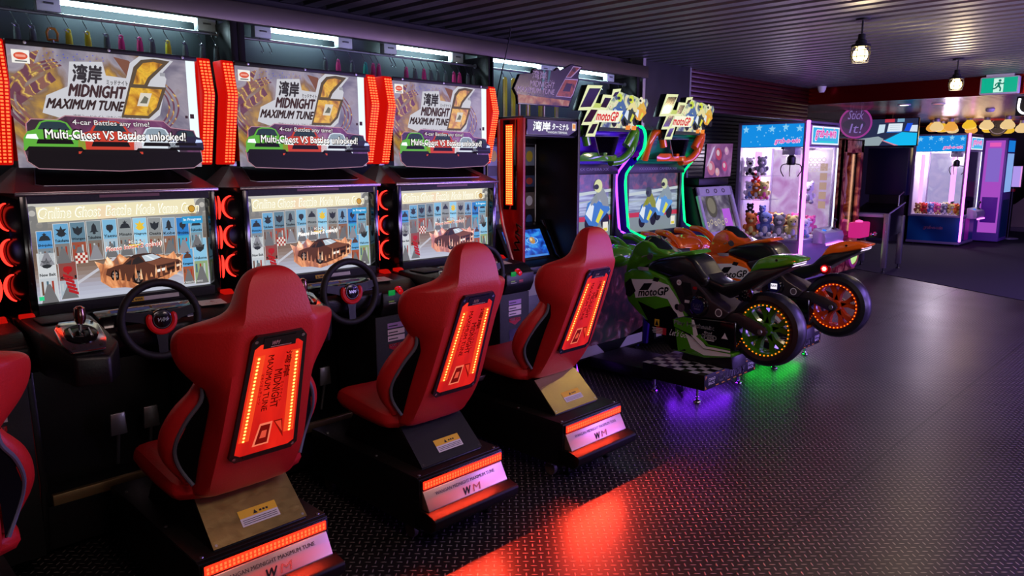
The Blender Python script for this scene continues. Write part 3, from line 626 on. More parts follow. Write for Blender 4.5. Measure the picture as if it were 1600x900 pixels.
    for a in (math.radians(12), math.radians(168), math.radians(268)):
        d = Vector(WP(a, 1)) - Vector(WP(a, 0)); n = Vector(WP(0, 0, 1)) - Vector(WP(0, 0)); s_ = d.cross(n).normalized(); d.normalize()
        rings = []
        for r, hw in ((.035, .030), (.08, .020), (R, .017)):
            p = Vector(WP(a, r, .004)); rings.append([tuple(p + s_ * hw - n * .004), tuple(p + s_ * hw + n * .004), tuple(p - s_ * hw + n * .004), tuple(p - s_ * hw - n * .004)])
        m.loft(rings, BLACKM)
    m.build('spokes', sw)
    m = MB(); m.tube([WP(math.radians(a), .050, .012) for a in range(150, 391, 12)], [.006] + [.012] * 19 + [.006], mat('red_trim', '#c01418', .35, emit='#ff1010', es=.06), 8)
    m.tube([WP(0, 0, -.16), WP(0, 0, 0)], .03, BLACK, 12); m.build('hub_trim', sw, 'red U shaped hub trim')
    m = MB(); m.tube([WP(0, 0, .0), WP(0, 0, .014), WP(0, 0, .018)], [.043, .043, .036], GLOSS, 20); m.M = None
    n = Vector(WP(0, 0, 1)) - Vector(WP(0, 0)); m.plane(WP(0, 0, .019), (1, 0, 0), Vector(WP(PI / 2, 1)) - Vector(WP(PI / 2, 0))); m.text('WM', -.022, -.008, .044, STEEL, 1, h=.016, shear=.3, bold=.03); m.ringart(0, 0, .033, .036, DSTEEL, 1); m.build('horn_button', sw)
    # pedals
    for px in (-.09, .05):
        m = MB(); m.prism([(X(px) - .035, .40), (X(px) + .035, .40), (X(px) + .03, .50), (X(px) - .03, .50)], 'y', 3.44, 3.455, STEEL, .004); m.tube([(X(px), 3.45, .42), (X(px), 3.50, .25)], .008, STEEL, 8); m.build('pedal', t)
    m = MB(); m.box(X(-.42), X(.42), 3.205, 3.23, .255, .30, mat('worn_brass', '#b0966a', .4, .9), .004); m.build('footwell_edge', t, 'worn brass strip along the footwell')
    # screen box with chamfered wings
    m = MB()
    z0, z1 = .985, 1.478
    zb0, zb1 = 1.03, 1.435
    pl_xy = [(X(-.385), 3.38), (X(-.45), 3.50), (X(-.45), 3.70), (X(.45), 3.70), (X(.45), 3.50), (X(.385), 3.38)]
    # ring walls around the opening
    m.prism([(X(-.385), 3.38), (X(-.45), 3.50), (X(-.45), 3.70), (X(-.3575), 3.70), (X(-.3575), 3.38)], 'z', z0, z1, GLOSS, .003)
    m.prism([(X(.3575), 3.38), (X(.3575), 3.70), (X(.45), 3.70), (X(.45), 3.50), (X(.385), 3.38)], 'z', z0, z1, GLOSS, .003)
    m.box(X(-.3575), X(.3575), 3.38, 3.70, zb1, z1, RUBBER); m.box(X(-.3575), X(.3575), 3.38, 3.70, z0, zb0, RUBBER)
    m.box(X(-.36), X(.36), 3.43, 3.70, zb0, zb1, GLOSS)
    m.plane((X(0), 3.379, 1.458), (1, 0, 0), (0, 0, 1)); m.rect(-.10, .14, -.006, .006, mat('dim_pink_strip', '#7a4a50', .5), 1)
    bz = m.build('screen_bezel', t)
    m = MB(); m.plane((X(0), 3.4285, 1.2325), (1, 0, 0), (0, 0, 1)); game_screen(m, msg); m.build('screen', t, 'lit racing game screen')
    # crescent speaker rings on the wings
    for s in (-1, 1):
        a = Vector((X(s * .385), 3.38, 0)); b = Vector((X(s * .45), 3.50, 0)); d = (b - a).normalized(); n = Vector((s * d.y, -s * d.x, 0)) if s > 0 else Vector((-d.y, d.x, 0))
        if n.y > 0: n = -n
        for zc in (1.385, 1.245, 1.105):
            c = a + d * .056 + n * .003; c.z = zc
            pt = lambda ang, r, o=0.0: tuple(c + d * (r * math.cos(ang)) + Vector((0, 0, r * math.sin(ang))) + n * o)
            angs = [math.radians(-86 + 172 * k / 16) for k in range(17)]
            m = MB(); m.tube([pt(q, .053, .006) for q in angs], [.0025 + .004 * math.sin(PI * k / 16) for k in range(17)], RINGCORE, 8); rg = m.build('ring_lamp', t, 'glowing red crescent lamp')
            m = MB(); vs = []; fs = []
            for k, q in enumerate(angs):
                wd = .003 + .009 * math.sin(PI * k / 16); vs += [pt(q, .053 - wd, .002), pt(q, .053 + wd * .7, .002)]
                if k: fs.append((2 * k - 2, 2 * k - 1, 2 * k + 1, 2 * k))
            m.add(vs, fs, RINGHALO); m.build('lens', rg)  # dim emissive crescent, the tube's red halo painted in
    # hood above the screen
    m = MB()
    hw0, hw1 = .40, .33
    fr = [(X(-hw0), 3.375, 1.478), (X(hw0), 3.375, 1.478), (X(hw1), 3.62, 1.575), (X(-hw1), 3.62, 1.575)]
    fb = [(X(-hw0 - .04), 3.52, 1.478), (X(hw0 + .04), 3.52, 1.478)]
    vs = fr + [(X(-.45), 3.50, 1.478), (X(.45), 3.50, 1.478), (X(-.45), 3.70, 1.478), (X(.45), 3.70, 1.478), (X(-hw1), 3.70, 1.575), (X(hw1), 3.70, 1.575)]
    m.add(vs, [(0, 1, 2, 3), (0, 3, 4), (1, 5, 2), (4, 3, 8, 6), (5, 7, 9, 2), (3, 2, 9, 8), (6, 8, 9, 7), (0, 4, 6, 7, 5, 1)], mat('hood_gloss', '#6a5658', .28, .35), True)
    hd = m.build('hood', t, smooth=False)
    m = MB(); up = (0, .245, .097); L = math.hypot(.245, .097)
    m.plane((X(0), 3.375, 1.4785), (1, 0, 0), up)
    m.poly([(-.31, .075), (-.285, .06), (.285, .06), (.31, .075), (.27, L - .012), (-.27, L - .012)], mat('hood_inset', '#241a1c', .3, .5), 1)
    for p, q in (((-.31, .075), (-.285, .06)), ((-.285, .06), (.285, .06)), ((.285, .06), (.31, .075)), ((.31, .075), (.27, L - .012)), ((-.31, .075), (-.27, L - .012))):
        m.tube([(p[0], p[1], .002), (q[0], q[1], .002)], .0022, STEEL, 6)
    m.build('inset_panel', hd)
    m = MB(); m.box(X(-.40), X(.40), 3.368, 3.378, 1.466, 1.482, mat('hood_lip', '#8a7c80', .2, .8), .002); m.build('front_lip', hd)
    # backlit sign
    m = MB(); m.box(X(-.36), X(.36), 3.44, 3.62, 1.60, 2.045, BLACKM, .004); sg = m.build('sign_box', t)
    m = MB(); m.plane((X(0), 3.438, 1.82), (1, 0, 0), (0, 0, 1))
    m.rect(-.36, .36, -.245, .225, BACKDROP, 0)
    m.rect(.318, .358, -.2, .222, art('#e8f6fa', 1.1), 1); m.rect(.30, .312, -.03, -.018, art('#3a2430'), 1.5); m.rect(.322, .34, -.03, -.01, art('#3a2430'), 1.5)
    for k in range(3):
        m.ringart(-.03, .02, .30 + .022 * k, .308 + .022 * k + .006, STREAK, .4 + .1 * k, 30, PI * .66, PI * 1.3, .52)
        m.ringart(-.03, .02, .26 + .02 * k, .268 + .02 * k, STREAK, .4 + .1 * k, 30, -PI * .35, PI * .30, .55)
    m.poly([(-.35, .05), (-.28, .2), (-.25, .21), (-.33, .03)], STREAK, .8); m.poly([(-.33, .0), (-.20, .1), (-.22, .13), (-.345, .04)], STREAK, .8); m.poly([(.02, .21), (.09, .10), (.13, .13), (.08, .2)], art('#8a5a4a', .8), .8); m.poly([(-.19, .06), (-.10, .09), (.17, .1), (.10, .05), (-.1, .03)], art('#b6b2ba', .9), .9)
    m.rect(-.345, -.285, .155, .205, art('#f2efe8'), 2); m.disc(-.315, .182, .024, .014, art('#d8563a'), 3); m.rect(-.332, -.298, .178, .187, art('#f0a08c'), 3.5); m.rect(-.335, -.295, .160, .165, art('#6a6a6a'), 3)
    for k in range(40): m.rect(*(lambda x, y: (x, x + .004, y, y + .003))(-.26 + .012 * (k % 20) + .01 * (k % 3), .17 + .018 * (k // 20) + .006 * (k % 4)), art('#3a44d8'), 1.5) if k % 3 else None
    logo(m, -.015, .068, .49)
    m.build('sign_art', sg, 'backlit racing game poster')
    m = MB(); m.box(X(-.365), X(.365), 3.424, 3.44, 2.042, 2.062, BLACKM, .003)
    for q in (-.3, 0, .3): m.lathe([(0, -.005), (.006, -.004), (.007, 0)], (X(q), 3.424, 2.052), 'y', STEEL, 8)
    m.build('top_bar', sg)
    # car cut-out board in front of the sign
    m = MB(); m.plane((X(0), 3.405, 1.66), (1, 0, 0), (0, 0, 1))
    o = [(-.30, -.088), (-.335, -.06), (-.345, -.01), (-.33, .0), (-.328, .085), (-.31, .103), (-.22, .103), (-.19, .12), (.19, .112), (.22, .085), (.32, .075), (.345, -.01), (.35, -.06), (.31, -.088), (.0, -.1)]
    m.poly(o, CUTB, 2); m.M = m.M
    m.poly([(-.33, -.02), (.345, -.02), (.35, -.06), (.31, -.088), (0, -.1), (-.30, -.088), (-.335, -.06)], art('#100a0e'), 3)
    front_car(m, -.235, -.018, .22, '#5fae3c', '#e8fff0'); front_car(m, -.03, -.03, .25, '#c8402e', '#f4fff8'); front_car(m, .155, -.018, .19, '#d9e2ec', '#ffffff', '#8a9aa8'); front_car(m, .28, -.01, .16, '#2a2740', '#b8c8ff')
    m.text('4-car Battles any time!', -.17, .078, .30, art('#1a1216'), 9, h=.030, bold=.05); m.text('4-car Battles any time!', -.168, .08, .296, art('#e4dfdf'), 10, h=.026, bold=.01)
    m.text('Multi-Ghost VS Battles unlocked!', -.272, .026, .555, art('#1a1216'), 11, h=.042, bold=.05); m.text('Multi-Ghost VS Battles unlocked!', -.268, .030, .546, art('#fbf7f4', 1.05), 12, h=.034, bold=.018)
    m.world(); m.prism([(X(0) + a, 1.66 + b) for a, b in o], 'y', 3.4055, 3.412, GLOSS)
    m.tube([(X(0) + a, 3.405, 1.66 + b) for a, b in o], .0025, mat('clear_edge', '#d8c8c8', .1, emit='#ffb0a0', es=.25), 6, closed=True)
    m.build('cutout_board', sg, 'cut-out board with four cars and white lettering')
    # bent red light strips at both sides of the sign
    prof = [(3.43, 2.06), (3.395, 1.90), (3.475, 1.585), (3.56, 1.585), (3.485, 1.90), (3.52, 2.06)]
    for s in (-1, 1):
        x0, x1 = sorted((X(s * .368), X(s * .428)))
        m = MB(); m.prism(prof, 'x', x0, x1, REDGLOW, .006); ls = m.build('light_strip', t, 'bent red light strip')
        m = MB()
        for a, b in (((3.426, 2.05), (3.391, 1.90)), ((3.391, 1.90), (3.469, 1.592))):
            L_ = math.hypot(b[0] - a[0], b[1] - a[1]); nn = int(L_ / .0135)
            for k in range(nn):
                f = (k + .5) / nn; y, z = a[0] + (b[0] - a[0]) * f, a[1] + (b[1] - a[1]) * f
                for xx in (-.017, 0.0, .017):
                    m.box((x0 + x1) / 2 + xx - .0045, (x0 + x1) / 2 + xx + .0045, y - .004, y + .002, z - .0035, z + .0035, REDLED)
        m.build('led_rows', ls)
    # lower red side panel with outlined badge
    m = MB(); m.prism([(3.30, .10), (3.24, .35), (3.27, .80), (3.50, .80), (3.42, .45), (3.44, .10)], 'x', X(-.452), X(-.4502), mat('deep_red_panel', '#7a1014', .35)); sp_ = m.build('side_panel', t)
    m = MB(); m.plane((X(-.4522), 3.37, .62), (0, -1, 0), (0, .05, 1)); m.text('WM', -.02, -.02, .12, mat('red_outline', '#b8585a', .4), 1, h=.05, rot=-1.3, shear=.3); m.build('badge', sp_)
    return t

CX = [0.195, 1.10, 2.005, 2.91]
racing_cabinet(CX[0], 'racing cabinet cut off by the photo edge, only red crescent lamps showing', 'red')
racing_cabinet(CX[1], 'racing cabinet with large lit screen, nearest the camera and furthest from the kiosk', 'red')
racing_cabinet(CX[2], 'middle racing cabinet with white screen message, between two lit racing cabinets', 'white')
racing_cabinet(CX[3], 'racing cabinet directly beside the tall black kiosk with blue screen', 'red')

# ================================================================ RACING SEATS
PANELRED = noise_art('seat_light_panel', [(0.3, '#b00c06'), (0.5, '#e01c0a'), (0.7, '#f43416')], scale=9, es=1.0, dist=.3, stretch=(1, .2, .2))
DOT = glow('amber_led', '#ffb050', 4.0)
BARLED = glow('bar_led', '#ff3c1c', 5.0)
LBAR = glow('light_bar_lens', '#f02410', 3.2)
def racing_seat(xc, dy, label, brass, offz=0.0):
    t = thing('racing_chair', label, 'seat', (xc, 2.7, 0), 'red racing chairs')
    X = lambda a: xc + a
    Y = lambda a: a + dy
    # shell
    S = [(.46, .150, 2.385, .180, 2.42, .17, 2.50, 2.50), (.50, .155, 2.36, .186, 2.40, .17, 2.50, 2.50), (.56, .158, 2.315, .186, 2.38, .17, 2.50, 2.50), (.65, .158, 2.262, .180, 2.35, .165, 2.46, 2.46), (.75, .150, 2.222, .166, 2.32, .16, 2.42, 2.40), (.83, .146, 2.192, .163, 2.285, .15, 2.37, 2.35),
         (.89, .142, 2.168, .180, 2.272, .165, 2.36, 2.31), (.95, .140, 2.147, .240, 2.265, .21, 2.345, 2.28), (1.01, .138, 2.126, .272, 2.25, .245, 2.33, 2.25), (1.065, .134, 2.108, .278, 2.235, .255, 2.30, 2.23), (1.095, .126, 2.099, .270, 2.22, .245, 2.28, 2.215), (1.112, .118, 2.096, .232, 2.20, .21, 2.25, 2.20),
         (1.125, .112, 2.095, .158, 2.165, .14, 2.23, 2.19), (1.15, .108, 2.096, .122, 2.15, .11, 2.21, 2.19), (1.19, .10, 2.10, .112, 2.15, .10, 2.20, 2.19), (1.23, .088, 2.108, .098, 2.15, .085, 2.19, 2.19), (1.262, .066, 2.12, .076, 2.15, .066, 2.18, 2.18), (1.28, .03, 2.138, .038, 2.15, .03, 2.165, 2.165)]
    rings = []
    for z, wr, yr, wo, yo, wf, yf, yc in S:
        half = [(wr * .5, yr - .003), (wr, yr), (wr + (wo - wr) * .55, yr + (yo - yr) * .42), (wo, yo), (wo * .99, (yo + yf) / 2), (wf, yf), (wf * .5, (yf + yc) / 2 + .004)]
        r = [(X(0), Y(yr - .004), z)] + [(X(a), Y(b), z) for a, b in half] + [(X(0), Y(yc), z)] + [(X(-a), Y(b), z) for a, b in half[::-1]]
        rings.append(r)
    m = MB(); m.loft(rings, RED); sh = recalc(m.build('backrest', t, sub=2))
    cr = sh.data.attributes.new('crease_edge', 'FLOAT', 'EDGE'); N_ = len(rings[0])
    for e in sh.data.edges:
        va, vb = e.vertices; ra, rb, ka, kb = va // N_, vb // N_, va % N_, vb % N_
        if ka == kb and ka in (2, N_ - 2) and min(ra, rb) > 0: cr.data[e.index].value = .75
        elif ra == rb == 10 and ka in (2, 3, 4, N_ - 2, N_ - 3, N_ - 4) and kb in (2, 3, 4, N_ - 2, N_ - 3, N_ - 4): cr.data[e.index].value = .7
    # bolsters with dark side panel and grey piping
    for s in (-1, 1):
        path = [(s * .165, 2.315, .90), (s * .182, 2.325, .85), (s * .216, 2.355, .79), (s * .238, 2.395, .72), (s * .238, 2.425, .66), (s * .220, 2.435, .60), (s * .190, 2.42, .54)]
        sm = smooth_path([(X(a), Y(b), c) for a, b, c in path], 4)
        m = MB(); nn = len(sm); m.tube(sm, [.022 + .022 * math.sin(PI * min(1, k / nn * 1.15)) for k in range(nn)], RED, 12); bo = m.build('bolster', t)
        m = MB(); off = [(X(a + s * .018), Y(b - .042), c) for a, b, c in path[:1]] + [(X(a + s * .006), Y(b - .046), c) for a, b, c in path[1:]]
        pp = smooth_path(off, 4); m.tube(pp, .007, PIPING, 8); m.build('piping', bo, 'blue grey piping')
        m = MB(); vs = []; fs = []
        for k, q in enumerate(pp):
            z = q.z; i = max(j for j in range(len(S)) if S[j][0] <= z + 1e-6); f = (z - S[i][0]) / (S[i + 1][0] - S[i][0]); g = lambda c: S[i][c] + (S[i + 1][c] - S[i][c]) * f
            vs += [tuple(q), (X(s * (g(3) + .0015)), Y(g(4) - .012), z)]
            if k: fs.append((2 * k - 2, 2 * k - 1, 2 * k + 1, 2 * k))
        m.add(vs, fs, mat('black_mesh_fabric', '#040405', .9, spec=.1)); m.build('side_panel', bo, 'black side panel')
    # cushion
    m = MB(); m.loft([[(X(a), Y(y), z0 + dz) for a, dz in ((-.235, 0), (-.245, .05), (-.235, th - .012), (-.20, th), (-.08, th - .01), (.08, th - .01), (.20, th), (.235, th - .012), (.245, .05), (.235, 0))] for y, z0, th in ((2.40, .450, .09), (2.46, .445, .105), (2.60, .447, .115), (2.74, .457, .122), (2.80, .470, .110), (2.828, .492, .065))], RED)
    recalc(m.build('cushion', t, sub=1))
    # back light panel
    a_, b_ = -.17, .45; L = math.hypot(a_, b_); 
    m = MB(); m.plane((X(0), Y(2.272), .625), (1, 0, 0), (0, a_, b_))
    wb, wt = .122, .093
    fr = [(-wb, .02), (-wb + .02, 0), (wb - .02, 0), (wb, .02), (wt, L - .02), (wt - .016, L), (-wt + .016, L), (-wt, L - .02)]
    bm = bmesh.new(); lo = [bm.verts.new((p[0], p[1], -.03)) for p in fr]; hi = [bm.verts.new((p[0], p[1], .012)) for p in fr]
    bm.faces.new(lo[::-1]); bm.faces.new(hi)
    for i in range(8): bm.faces.new((lo[i], lo[(i + 1) % 8], hi[(i + 1) % 8], hi[i]))
    m.bm(bm, GLOSS)
    for qx, qy in ((-wb + .017, .017), (wb - .017, .017), (wt - .014, L - .018), (-wt + .014, L - .018)): m.disc(qx, qy, .006, .006, CHROME, 19, 8)
    pn = m.build('light_panel_frame', t, 'black frame around the lit back panel')
    m = MB(); m.plane((X(0), Y(2.272), .625), (1, 0, 0), (0, a_, b_)); k = 18.5
    m.poly([(-wb + .016, .035), (-wb + .036, .022), (wb - .036, .022), (wb - .016, .035), (wt - .011, L - .045), (wt - .03, L - .03), (-wt + .03, L - .03), (-wt + .011, L - .045)], PANELRED, k)
    for q in (-1, 1): m.poly([(q * .062, .08), (q * .098, .08), (q * .076, L - .07), (q * .044, L - .07)][::q], art('#fa4a20', .95), k + .8)  # brighter bands painted in as the halo along the LED columns
    m.rect(-.055, .055, L - .047, L - .008, GLOSS, k + 1); m.text('WM', -.03, L - .036, .03, mat('pale_red_print', '#d8a8a0', .4), k + 2, h=.014, shear=.3, bold=.02); m.rect(-.03, .04, L - .043, L - .041, mat('pale_red_print', '#d8a8a0', .4), k + 2)
    m.rect(-.075, .07, .006, .022, GLOSS, k + 1)
    inkr = art('#8a1008', .8); ink = art('#5a0a06', .6)
    for txt, x, y, wd, h in (('MAXIMUM TUNE', -.022, L - .075, .215, .020), ('MIDNIGHT', .008, L - .135, .15, .026), ('湾岸', .038, L - .07, .10, .022), ('ミッドナイト', .034, L - .185, .08, .012), ('マキシマムチューン', -.038, L - .14, .12, .010)):
        m.text(txt, x - .011, y, wd, ink, k + 1, h=h, rot=-PI / 2, bold=.015)
    m.poly([(-.048, .05), (.01, .05), (.015, .14), (-.03, .14)], art('#ff7a5a', .9), k + 1); m.poly([(-.04, .057), (.004, .057), (.008, .132), (-.026, .132)], art('#7a0c06', .8), k + 2); m.poly([(-.026, .08), (-.004, .08), (-.002, .11), (-.02, .11)], art('#e8503a', .9), k + 3)
    m.poly([(.018, .14), (.05, .14), (.062, .06)], art('#8a1008', .8), k + 1); m.poly([(.024, .135), (.046, .135), (.056, .085)], art('#f04028', .9), k + 2)
    m.build('glowing_panel', pn, 'glowing red back panel with printed lettering')
    for s in (-1, 1):
        m = MB(); m.plane((X(0), Y(2.272), .625), (1, 0, 0), (0, a_, b_))
        for q in range(24):
            f = q / 23; y = .085 + f * (L - .165); x = s * ((wb - .036) + ((wt - .032) - (wb - .036)) * (y / L)); m.disc(x, y, .0042, .0042, DOT, k + 3, 8)
            m.disc(x, y, .0075, .0075, art('#ff5a20', 1.0), k + 1.5, 8)  # wider disc painted in as the LED's halo
        m.build('led_row', pn)
    # pedestal under the shell
    m = MB(); prof = [(2.30, .305), (2.31, .33), (2.455, .462), (2.80, .462), (2.90, .305)]
    m.prism([(p[0] + dy * .5, p[1]) for p in prof], 'x', X(-.172), X(.172), BLACKM, .006); pd = m.build('pedestal', t)
    m = MB(); o = (X(0), 2.306 + dy * .5, .325); m.plane(o, (1, 0, 0), (0, .145, .135)); Lp = math.hypot(.145, .135)
    bm = bmesh.new(); q = [(-.173, -.004), (.173, -.004), (.168, Lp + .005), (.150, Lp + .02), (-.168, Lp + .01)]
    lo = [bm.verts.new((p[0], p[1], -.002)) for p in q]; hi = [bm.verts.new((p[0], p[1], .004)) for p in q]; bm.faces.new(lo[::-1]); bm.faces.new(hi)
    for i in range(5): bm.faces.new((lo[i], lo[(i + 1) % 5], hi[(i + 1) % 5], hi[i]))
    m.bm(bm, BRASS if brass else BLACKM)
    for qx, qy in ((-.16, .008), (.16, .008), (.158, Lp - .01)): m.disc(qx, qy, .005, .005, STEEL if brass else DSTEEL, 7, 8)
    pp = m.build('cover_plate', pd, 'worn brass cover plate' if brass else 'black cover plate')
    m = MB(); m.plane(o, (1, 0, 0), (0, .145, .135)); m.rect(-.055, .085, .035, .095, PAPER, 7); m.rect(-.055, .085, .065, .095, YELLOW, 8); m.poly([(-.004, .070), (.012, .070), (.004, .085)], INK, 9)
    for q in range(3): m.rect(.02 + .012 * q, .028 + .012 * q, .073, .080, INK, 9)
    for q in range(3): m.rect(-.048, .078, .041 + .007 * q, .043 + .007 * q, INK, 9)
    m.build('warning_label', pp, 'yellow and white warning label')
    # platform on the floor
    m = MB(); m.box(X(-.24), X(.24), 2.27, 3.11, .085, .312, BLACKM, .006); pf = m.build('platform', t)
    m = MB(); m.box(X(-.238), X(.238), 2.285, 3.10, .312, .316, DSTEEL, .001)
    for a in (-.215, .215):
        for y in (2.30, 2.6, 3.0): m.lathe([(0, .004), (.006, .003), (.007, 0)], (X(a), y, .316), 'z', STEEL, 8)
    m.build('tread_plate', pf)
    m = MB(); m.box(X(-.232), X(.232), 2.262, 2.275, .262, .306, GLOSS, .002); lb = m.build('light_bar', pf, 'glowing red light bar')
    m = MB(); m.box(X(-.224), X(.224), 2.257, 2.265, .267, .301, LBAR, .002)
    for r in range(2):
        for q in range(30): m.box(X(-.218 + q * .01475), X(-.218 + q * .01475 + .007), 2.2555, 2.258, .273 + .013 * r, .282 + .013 * r, BARLED)
    m.build('lens', lb)
    area_light('light_bar_lamp', (X(0), 2.252, .285), .44, .012, 14, (1.0, .05, .02), (math.radians(90), 0, PI)).data.spread = math.radians(170)
    m = MB(); m.prism([(2.27, .262), (2.262, .258), (2.222, .185), (2.222, .178), (2.27, .178)], 'x', X(-.226), X(.226), mat('name_plate', '#c8a090', .3, .75), .002); npl = m.build('name_plate', pf, 'metallic name plate with black lettering')
    m = MB(); m.plane((X(0), 2.2415, .2205), (1, 0, 0), (0, .04, .073)); ik = mat('brown_print', '#3a1c16', .4)
    m.text('WANGAN MIDNIGHT MAXIMUM TUNE', -.17, .012, .34, ik, 2, h=.014); m.text('W', -.035, -.034, .05, INK, 2, h=.03, shear=.3, bold=.05); m.text('M', .022, -.034, .05, mat('grey_print', '#7a5a50', .4), 2, h=.03, shear=.3); m.build('lettering', npl)
    m = MB(); m.prism([(2.30, .178), (2.222, .182), (2.172, .170), (2.164, .160), (2.17, .125), (2.20, .10), (2.30, .10)], 'x', X(-.242), X(.242), mat('matte_bumper', '#060606', .5, spec=.2), .004); m.build('bumper', pf)
    for a, y in ((-.19, 2.39), (.19, 2.42), (-.19, 3.04), (.19, 3.04)):
        m = MB(); m.lathe([(0, -.012), (.022, -.012), (.034, -.010), (.036, 0), (.034, .010), (.022, .012), (0, .012)], (X(a), y, .036), 'x', mat('caster_wheel', '#5a4e4c', .5), 18); m.box(X(a) - .018, X(a) + .018, y - .02, y + .02, .06, .09, STEEL, .003); m.build('caster', pf)
    for a in (-.12, .205):
        m = MB(); m.lathe([(.0, .0), (.022, .0), (.022, .006), (.008, .012), (.006, .085)], (X(a), 2.335, 0), 'z', BLACKM, 12); m.build('levelling_foot', pf)
    return t
racing_seat(CX[0], 0.03, 'red racing seat cut off by the left edge of the photo', False)
racing_seat(CX[1], 0.0, 'red racing seat nearest the camera with glowing back panel and brass pedestal plate', True)
racing_seat(CX[2], 0.06, 'middle red racing seat, black pedestal plate with yellow warning label', False)
racing_seat(CX[3], 0.15, 'red racing seat with brass pedestal plate in front of the black kiosk', True)

# ================================================================ BLACK KIOSK
def kiosk():
    t = thing('terminal_kiosk', 'tall black kiosk with white lettered header and tilted blue screen', 'kiosk', (3.73, 3.56, 0))
    m = MB(); m.box(3.462, 4.0, 3.30, 3.84, .03, .86, BLACK, .008); m.box(3.462, 4.0, 3.67, 3.84, .85, 1.76, BLACK); m.box(3.462, 4.0, 3.30, 3.84, 1.755, 1.885, BLACK, .006)
    m.prism([(3.28, .06), (3.28, 1.88), (3.84, 1.88), (3.84, .06)], 'x', 3.98, 4.005, BLACK, .003); m.build('cabinet_shell', t)
    m = MB(); m.prism([(3.50, 1.87), (3.28, 1.87), (3.28, .75), (3.33, .85), (3.40, 1.02), (3.46, 1.18), (3.49, 1.32), (3.50, 1.5)], 'x', 3.437, 3.46, REDP, .003); sp_ = m.build('side_panel', t, 'red side panel with curved edge')
    m = MB(); m.tube([(3.436, a, b) for a, b in [(3.497, 1.865), (3.497, 1.5), (3.487, 1.32), (3.458, 1.18), (3.40, 1.03), (3.335, .87), (3.29, .76)]], .012, mat('pink_steel', '#b48a92', .3, .8), 8)
    for z in (1.85, 1.6, 1.33): m.ball((3.424, 3.494, z), .006, STEEL, 8, 5)
    m.build('edge_trim', sp_, 'pinkish steel edge')
    m = MB(); m.box(3.430, 3.438, 3.335, 3.452, 1.29, 1.86, GLOSS, .002); lm = m.build('lamp_strip', sp_, 'tall orange red lamp strip')
    m = MB(); m.box(3.426, 3.431, 3.362, 3.425, 1.32, 1.83, glow('orange_lens', '#ff3a12', 1.3))
    for k in range(34):
        for q in range(3): m.box(3.4235, 3.427, 3.368 + q * .019, 3.379 + q * .019, 1.328 + k * .0147, 1.337 + k * .0147, glow('orange_led', '#ff7a30', 4.0))
    m.build('led_rows', sp_)
    m = MB(); m.plane((3.4355, 3.385, 1.0), (0, -1, 0), (0, 0, 1)); m.text('WM', .075, .0, .20, mat('pale_outline', '#e8b0a8', .4), 1, h=.055, rot=PI / 2 - .12, shear=.3, bold=.03); m.build('badge', sp_)
    m = MB(); m.box(3.475, 3.975, 3.285, 3.302, 1.765, 1.868, GLOSS, .004); hd = m.build('header_sign', t, 'dark header with white lettering')
    m = MB(); m.plane((3.73, 3.284, 1.815), (1, 0, 0), (0, 0, 1)); m.poly([(-.25, -.045), (.16, -.045), (.24, -.005), (.24, .048), (-.25, .048)], mat('honeycomb_grey', '#3b3b40', .4), 1)
    m.text('湾岸', -.20, -.022, .17, art('#f6f8fa', 1.1), 3, h=.06, bold=.03, shear=.1); m.text('ターミナル', -.015, -.012, .17, art('#f6f8fa', 1.1), 3, h=.042, bold=.03, shear=.1); m.text('WANGAN TERMINAL', -.06, -.035, .20, art('#e8ecee'), 3, h=.014, bold=.02)
    m.rect(.19, .225, -.012, .036, art('#f0e2c8'), 2); m.rect(.194, .221, .002, .03, art('#e8963a'), 3); m.build('lettering', hd)
    m = MB(); m.plane((3.73, 3.669, 1.4), (1, 0, 0), (0, 0, 1))
    for k, (a, b, c) in enumerate(((.30, .17, '#7a8896'), (.10, .02, '#3a4a6a'), (-.02, -.14, '#6a625a'), (-.15, -.30, '#2a2628'))):
        m.rect(-.24, .235, b, a, mat('print_%s' % c[1:], c, .3), 1)
        for q in range(5): m.disc(-.18 + .09 * q, (a + b) / 2 + .01 * (q % 2), .035, abs(a - b) * .3, mat('poster_dot_%d' % ((q + k) % 4), ['#c8b43a', '#b04a3a', '#d8dce0', '#3a5a9a'][(q + k) % 4], .4), 2)
    m.world(); m.tube([(3.968, 3.664, 1.08), (3.968, 3.664, 1.72), (3.49, 3.664, 1.72), (3.49, 3.664, 1.08)], .006, STEEL, 6, closed=True); m.build('poster_board', t, 'printed poster board in steel frame')
    # tilted control screen
    m = MB(); m.prism([(3.34, .86), (3.34, .90), (3.44, .93), (3.56, 1.15), (3.66, 1.17), (3.66, .86)], 'x', 3.48, 3.96, BLACK, .006)
    m.prism([(3.36, .90), (3.42, .96), (3.54, 1.19), (3.58, 1.19), (3.46, .93)], 'x', 3.93, 3.965, GLOSS, .004); cs = m.build('console', t)
    m = MB(); m.plane((3.70, 3.4985, 1.035), (1, 0, 0), (0, .12, .22)); m.rect(-.20, .20, -.115, .115, GLOSS, 1)
    sea = noise_art('blue_screen_art', [(.3, '#0a1c6a'), (.5, '#1a56c8'), (.65, '#3aa0f0'), (.75, '#0c2480')], scale=9, es=1.0, dist=1.4, stretch=(1, 1, 1.6)); m.rect(-.19, .19, -.10, .105, sea, 2)
    m.ringart(.07, .02, .05, .055, art('#a8d8ff'), 3, 24, ey=.45); m.ringart(.05, .02, .075, .079, art('#78b8f0'), 3, 24, ey=.4); m.disc(.07, .022, .028, .026, art('#b88a50'), 4); m.disc(.06, .03, .013, .012, art('#e8d0a0'), 5)
    m.text('WANGAN', -.14, -.05, .16, art('#9fd0f4'), 3, h=.02, shear=.3); m.rect(-.18, .18, -.098, -.085, art('#4a8adc'), 3); m.build('screen', cs, 'blue lit screen')
